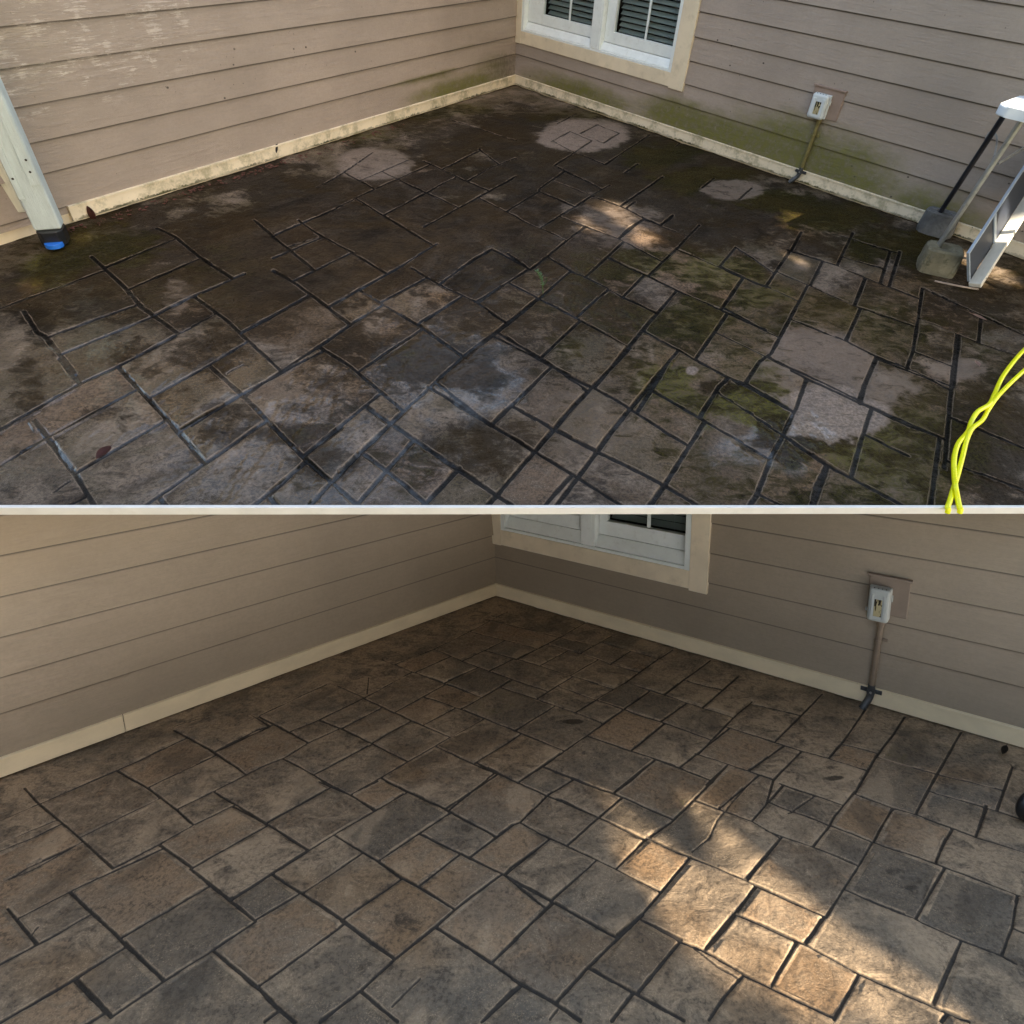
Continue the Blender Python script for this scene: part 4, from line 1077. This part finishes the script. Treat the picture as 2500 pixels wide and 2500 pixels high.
b = MB(); b.box((0.015, 0.002, 0.031), (Ls * 0.34 - 0.001, 0.005, Hs - 0.017)); b.box((Ls * 0.34 + 0.033, 0.002, 0.031), (Ls, 0.005, Hs - 0.017)); b.build('mesh_panel', M_SCREEN, scr, ms)
for x in (0.06, 0.42, 0.8): b = MB(); b.tube([(x, -0.0715, 0.015), (x, -0.0695, 0.015)], 0.004, 8); b.build('nail_hole', M_HOLE, scr, ms)
M_SUN_SLIT = worn('pale sunlit slit', (0.34, 0.26, 0.20), 0.7, 0.3, 20, 0.4)  # pale rod added in place of a sunlit slit on the floor
b = MB(); b.tube(spline([at(FA, 2282, 686, 0.006), at(FA, 2315, 693, 0.009), at(FA, 2350, 700, 0.008), at(FA, 2388, 706, 0.006)], 4), 0.006, 7)
setp(b.build('sun_slit', M_SUN_SLIT), 'pale rod standing for a slit of sunlight between the mossy block and the screen frame', 'sun_slit')
# ---------------------------------------------------------------- yellow hose
M_HOSE = worn('bright yellow hose', (0.97, 0.95, 0.0), 0.32, 0.06, 10, 0.05, dirt=((0.45, 0.45, 0.05), 0.25))
def hp(x, y, h): return tuple(at(FA, 2250 + x * 0.207, 850 + y * 0.207, h))
ha = [hp(3300, -1250, .012), hp(2700, -1100, .012), hp(2100, -800, .012), hp(1500, -260, .012), hp(1320, -90, .012), hp(1130, 105, .012), hp(960, 330, .012), hp(865, 530, .012), hp(800, 660, .030), hp(665, 745, .034), hp(590, 860, .014), hp(545, 985, .012), hp(430, 1130, .014), hp(385, 1300, .014), hp(385, 1500, .016), hp(400, 1640, .036), hp(425, 1780, .016), hp(448, 1880, .012)]
hb = [hp(3300, -900, .012), hp(2600, -720, .012), hp(2000, -330, .012), hp(1520, 60, .012), hp(1300, 190, .012), hp(1130, 335, .012), hp(1000, 460, .014), hp(880, 590, .034), hp(790, 720, .014), hp(715, 850, .012), hp(595, 950, .034), hp(530, 1090, .014), hp(490, 1250, .012), hp(440, 1440, .014), hp(400, 1580, .012), hp(362, 1700, .014), hp(330, 1810, .012), hp(305, 1880, .012)]
def over(p, ):
    v = Vector(p[-1]); n = Vector((-eN[0], -eN[1], 0)); 
    return p + [tuple(v + n * 0.008 + Vector((0, 0, -0.002))), tuple(v + n * 0.014 + Vector((0, 0, -0.016)))]
b = MB(); b.tube(spline(over(ha), 6), 0.0105, 12); b.tube(spline(over(hb), 6), 0.0100, 12)
setp(b.build('hose', M_HOSE, smooth=True), 'bright yellow hose doubled and twisted over the wet patio', 'hose')
# ---------------------------------------------------------------- leaves and a weed
M_LEAFR = worn('dead red brown leaf', (0.085, 0.022, 0.014), 0.55, 0.3, 30, 0.3)
M_LEAFP = worn('dead pinkish tan leaf', (0.38, 0.24, 0.18), 0.6, 0.2, 30, 0.3)
M_LEAFD = worn('dead dark leaf', (0.018, 0.012, 0.009), 0.6, 0.3, 30, 0.3)
M_WEED = worn('green weed', (0.06, 0.12, 0.025), 0.5, 0.3, 20, 0.2)
def leaf(f, px, py, ln, wd, rz, mat, label, h=0.012, up=None, M=None):
    b = MB(); n = 7; rows = []
    for i in range(n + 1):
        t = i / n; w = wd * math.sin(math.pi * min(1, t * 0.96 + 0.02)) ** 0.8 * (1 - 0.3 * t); x = (t - 0.5) * ln; zc = 0.18 * ln * (t - 0.5) ** 2
        rows.append([b.bm.verts.new((x, s * w / 2, zc + abs(s) * w * 0.22)) for s in (-1, 0, 1)])
    for r0, r1 in zip(rows[:-1], rows[1:]):
        for k in (0, 1): b.bm.faces.new((r0[k], r0[k + 1], r1[k + 1], r1[k]))
    b.tube([(-ln * 0.5, 0, 0.045 * ln), (-ln * 0.68, 0.01 * ln, 0.05 * ln)], ln * 0.012, 5)
    bmesh.ops.solidify(b.bm, geom=b.bm.faces[:], thickness=0.0006)
    m = M if M is not None else basemat(f, at(f, px, py, h)) @ Matrix.Rotation(rz, 4, 'Z')
    return setp(b.build('dead_leaf', mat, None, m), label, 'leaf')
leaf(FA, 254, 1106, 0.075, 0.05, 0.3, M_LEAFR, 'curled dark red leaf on a joint of the wet patio, lower left')
leaf(FA, 2390, 775, 0.085, 0.035, 1.2, M_LEAFP, 'pinkish tan leaf lying on dark tiles below the leaning screen')
leaf(FA, 2386, 888, 0.055, 0.030, 0.4, M_LEAFP, 'small pinkish leaf lying just above the yellow hose')
WL_ = wallmat(FA, 'L')
def wall_leaf(s, h, rot, ln, wd, mat, label, t=0.026):
    m = WL_ @ Matrix.Translation((s, t, h)) @ Matrix.Rotation(math.radians(90), 4, 'X') @ Matrix.Rotation(rot, 4, 'Z'); return leaf(FA, 0, 0, ln, wd, 0, mat, label, M=m)
wall_leaf(3.36, 0.070, -1.2, 0.065, 0.045, M_LEAFD, 'dark leaf stuck on the cream base board of the left wall')
wall_leaf(4.82, 0.02, 1.4, 0.10, 0.05, M_LEAFR, 'upright red brown leaf beside the foot of the white post', t=0.035)
leaf(FB, 2452, 1832, 0.085, 0.030, 0.0, M_LEAFD, 'black leaf lying on the clean patio near the right wall')
# litter of small dark crumbs along the left base board
cr = MB()
for i in range(260):
    s = 2.0 + 3.1 * random.random() ** 0.7; t = 0.05 + abs(random.gauss(0, 0.05)) + 0.02; ss = 0.003 + 0.008 * random.random() ** 2
    p = FA.O + FA.L * s + np.cross(FA.n, FA.L) * t
    cr.box((-ss, -ss * 0.6, 0), (ss, ss * 0.6, ss * 0.5), 0, Matrix.Rotation(random.random() * 3, 3, 'Z')) if False else None
    r = bmesh.ops.create_icosphere(cr.bm, subdivisions=1, radius=ss)
    bmesh.ops.transform(cr.bm, matrix=Matrix.Translation(Vector(p) + Vector((0, 0, -0.004))) @ Matrix.Rotation(random.random() * 3, 4, 'Z') @ Matrix.Diagonal((1.8, 0.8, 0.5, 1)), verts=r['verts'])
setp(cr.build('leaf_litter', M_LEAFR), kind='stuff')
wp = at(FA, 1326, 712, 0.0); wm = Matrix.Translation(Vector(wp)); wd_ = thing('weed', 'small green weed sprig growing from a joint between tiles', 'plant', wm)
b = MB(); stem = spline([(0, 0, -0.01), (-0.012, 0.01, 0.06), (-0.025, 0.012, 0.09), (-0.045, 0.01, 0.115)], 5); b.tube(stem, 0.0022, 6)
b.tube(spline([(-0.004, 0.004, 0.03), (0.01, 0.0, 0.06), (0.014, 0, 0.09)], 4), 0.0016, 5); b.build('stem', M_WEED, wd_, wm)
b = MB()
for i, k in enumerate(range(3, len(stem), 1)):
    c = stem[k]; 
    for sgn in (-1, 1):
        a = sgn * (0.9 + random.random() * 0.5) + random.random(); d = Vector((math.cos(a + 1.5), math.sin(a + 1.5), 0.35)).normalized(); s = d.cross(Vector((0, 0, 1))).normalized(); L_ = 0.012 + 0.010 * random.random()
        v = [b.bm.verts.new(c), b.bm.verts.new(c + d * L_ * .5 + s * L_ * .28), b.bm.verts.new(c + d * L_), b.bm.verts.new(c + d * L_ * .5 - s * L_ * .28)]; b.bm.faces.new(v)
b.build('leaves', M_WEED, wd_, wm)
# ---------------------------------------------------------------- black wheel at the right of the lower patio
wc = at(FB, 2512, 1968, 0.05); mw = basemat(FB, wc, along=(ray(2500, 1968) * [1, 1, 0]))
whl = thing('cart_wheel', 'black cart wheel just entering at the right edge of the clean patio', 'wheel', mw)
def lathe(prof, n=28):
    b = MB(); rings = [[b.bm.verts.new((r * math.cos(2 * math.pi * k / n), y, r * math.sin(2 * math.pi * k / n))) for k in range(n)] for r, y in prof]
    for r0, r1 in zip(rings[:-1], rings[1:]):
        for k in range(n): b.bm.faces.new((r0[k], r0[(k + 1) % n], r1[(k + 1) % n], r1[k]))
    b.bm.faces.new(rings[0]); b.bm.faces.new(rings[-1][::-1]); return b
lathe([(0.030, -0.018), (0.050, -0.020), (0.058, -0.012), (0.060, 0.0), (0.058, 0.012), (0.050, 0.020), (0.030, 0.018)]).build('tyre', M_BLACK, whl, mw, smooth=True)
lathe([(0.012, -0.026), (0.029, -0.0185), (0.029, 0.0185), (0.012, 0.026)], 16).build('hub', M_STRAP, whl, mw)
# ---------------------------------------------------------------- ground and an unseen tree added to shade and dapple the patios
gm = NT('rough lawn'); M_GROUND = gm.out(gm.mix(gm.noise(1.5, 8, 0.7), (0.035, 0.055, 0.015), (0.09, 0.10, 0.04)), 0.9)
GZ = -4.3
g = mesh('ground', [(-200, -200, GZ), (200, -200, GZ), (200, 200, GZ), (-200, 200, GZ)], [(0, 1, 2, 3)], M_GROUND); g['kind'] = 'structure'
lm = NT('added unseen shade leaf'); M_ADDED_LEAF = lm.out(lm.mix(lm.noise(3, 2, 0.5), (0.035, 0.075, 0.015), (0.075, 0.13, 0.03)), 0.5)
M_ADDED_BARK = worn('added unseen tree bark', (0.10, 0.075, 0.055), 0.9, 0.3, 5, 0.8)
S_ = np.array(SUN)
def wallhit(px, py, f=None):
    f = f or FB; m = np.cross(f.n, f.L); d = ray(px, py); return EYE + d * (((f.O - EYE) @ m) / (d @ m))
def hole(f, px, py, r, h=0.0, wall=None): return (at(f, px, py, h) if wall is None else wall, r)
def onwall(f, side, s, h):
    d = f.L if side == 'L' else f.R; return f.O + d * s + f.n * h
HOLES = [hole(FA, 1505, 508, .09), hole(FA, 1440, 548, .04), hole(FA, 1580, 575, .03), hole(FA, 1960, 640, .02),  # gaps cut through the added crown so sun patches land at these points
 hole(FB, 1710, 2175, .04), hole(FB, 1655, 2265, .03), hole(FB, 1815, 2035, -.01), hole(FB, 1950, 2360, .03), hole(FB, 2225, 2460, .05),
 (at(FA, 60, 480, 0.5), .26, .72), (tt + np.array([.16, .05, 0]), .10), (B0 + Xs * .35, .20), (onwall(FA, 'R', 3.5, 0.6), .06, .9)]
cen = np.array([0.1, 3.6, -0.4]) + S_ * 11.0
e_a = np.cross(S_, [0, 0, 1]); e_a /= np.linalg.norm(e_a); e_b = np.cross(S_, e_a)
base_t = np.array([cen[0] + 2.0, cen[1] - 2.0, GZ]); tm = Matrix.Translation(Vector(base_t))
tree = thing('added_shade_tree', 'unseen leafy tree added to shade both patios, gapped for sun patches', 'tree', tm)
b = MB(); rel_ = lambda p: Vector(p) - Vector(base_t)
b.tube(spline([(0, 0, 0), (-.2, .1, 5), (-.6, .4, 11), tuple(rel_(cen + np.array([1.5, -1.2, -.5]))), tuple(rel_(cen + np.array([.5, -.3, .5])))], 6), [0.34 - 0.01 * i for i in range(25)], 12)
for k in range(7):
    a = k * 0.9; b.tube(spline([(-.6, .4, 11), tuple(rel_(cen + np.array([1.8 * math.cos(a) + .8, 1.8 * math.sin(a) - .6, -.3]))), tuple(rel_(cen + np.array([3.6 * math.cos(a), 3.6 * math.sin(a), .4])))], 5), [0.13 - 0.011 * i for i in range(11)], 8)
b.build('added_trunk', M_ADDED_BARK, tree, tm)
PLUGS = [at(FA, 1930, 512), at(FA, 705, 870), wallhit(480, 1465), at(FB, 1080, 1580), wallhit(340, 255, FA), wallhit(345, 305, FA), wallhit(708, 1452), wallhit(928, 1502), wallhit(842, 1318), at(FB, 205, 1568, 0.35), onwall(FA, 'L', 3.1, 0.75), onwall(FA, 'L', 2.9, 0.7), onwall(FB, 'L', 2.35, 0.36), onwall(FB, 'L', 2.3, 0.30)]  # extra leaf clumps added to close stray sun spots
n = 38000; R_ = 6.7
uv = RNG.normal(size=(n, 2)); uv /= np.linalg.norm(uv, axis=1)[:, None]; uv *= (R_ * np.sqrt(RNG.random(n)))[:, None]
dep = (RNG.random(n) - 0.5) * 2.6 * np.sqrt(np.clip(1 - (np.linalg.norm(uv, axis=1) / (R_ + .3)) ** 2, 0, 1))
C = cen + uv[:, :1] * e_a + uv[:, 1:] * e_b + dep[:, None] * S_; sz = 0.12 + 0.12 * RNG.random(n)
keep = np.ones(n, bool)
for P, r, *pr in HOLES:
    pr = pr[0] if pr else 0.97
    dlt = C - P; off = dlt - (dlt @ S_)[:, None] * S_; keep &= ~((np.linalg.norm(off, axis=1) < r + sz * 0.55) & (RNG.random(n) < pr))
C = C[keep]; sz = sz[keep]
for P in PLUGS:
    c0 = P + S_ * ((cen - P) @ S_); k = 26; C = np.vstack([C, c0 + RNG.normal(size=(k, 3)) * 0.16]); sz = np.append(sz, np.full(k, 0.17))
kp2 = np.ones(len(C), bool)
for P, r, *pr in HOLES:
    if not pr: dlt = C - P; off = dlt - (dlt @ S_)[:, None] * S_; kp2 &= ~(np.linalg.norm(off, axis=1) < r + sz * 0.75)
C = C[kp2]; sz = sz[kp2]; n = len(C)
nr = RNG.normal(size=(n, 3)) * 0.45 + S_ * 0.9; nr /= np.linalg.norm(nr, axis=1)[:, None]
ta = np.cross(nr, RNG.normal(size=(n, 3))); ta /= np.linalg.norm(ta, axis=1)[:, None]; tb_ = np.cross(nr, ta)
hexa = [(-1, 0), (-.3, .62), (.45, .5), (1, 0), (.45, -.5), (-.3, -.62)]
V = np.stack([C + sz[:, None] * (u * ta + v * tb_) for u, v in hexa], 1).reshape(-1, 3) - base_t
me = bpy.data.meshes.new('crown'); me.from_pydata(V.tolist(), [], [tuple(range(6 * i, 6 * i + 6)) for i in range(n)]); me.update()
link('crown', me, M_ADDED_LEAF, tree, tm)

# unseen wall of leaves behind the camera, added to darken the right walls
hb0 = np.array([-2.9, -1.6, GZ]); hm = Matrix.Translation(Vector(hb0)); added_hedge = thing('added_hedge', 'unseen wall of leaves added behind the viewer to darken the right walls', 'added_hedge', hm)
n = 9000; u = RNG.random(n) * 11 - 5.5; w = RNG.normal(size=n) * 0.35; z = RNG.random(n) * 9.2
hd = np.array([0.66, -0.75, 0]); hn = np.array([-0.75, -0.66, 0])
C = u[:, None] * hd + (w + 1.2)[:, None] * hn + z[:, None] * np.array([0, 0, 1.0]); sz = 0.10 + 0.12 * RNG.random(n)
nr = RNG.normal(size=(n, 3)) * 0.6 - hn; nr /= np.linalg.norm(nr, axis=1)[:, None]; ta = np.cross(nr, RNG.normal(size=(n, 3))); ta /= np.linalg.norm(ta, axis=1)[:, None]; tb_ = np.cross(nr, ta)
V = np.stack([C + sz[:, None] * (a_ * ta + b_ * tb_) for a_, b_ in hexa], 1).reshape(-1, 3)
me = bpy.data.meshes.new('added_foliage'); me.from_pydata(V.tolist(), [], [tuple(range(6 * i, 6 * i + 6)) for i in range(n)]); me.update(); link('added_foliage', me, M_ADDED_LEAF, added_hedge, hm)
b = MB()
for k in range(8): q = hd * (k * 1.45 - 5.0) + hn * 1.6; b.tube([tuple(q), tuple(q + np.array([0, 0, 8.4]))], 0.06, 7)
b.build('added_trunk', M_ADDED_BARK, added_hedge, hm)
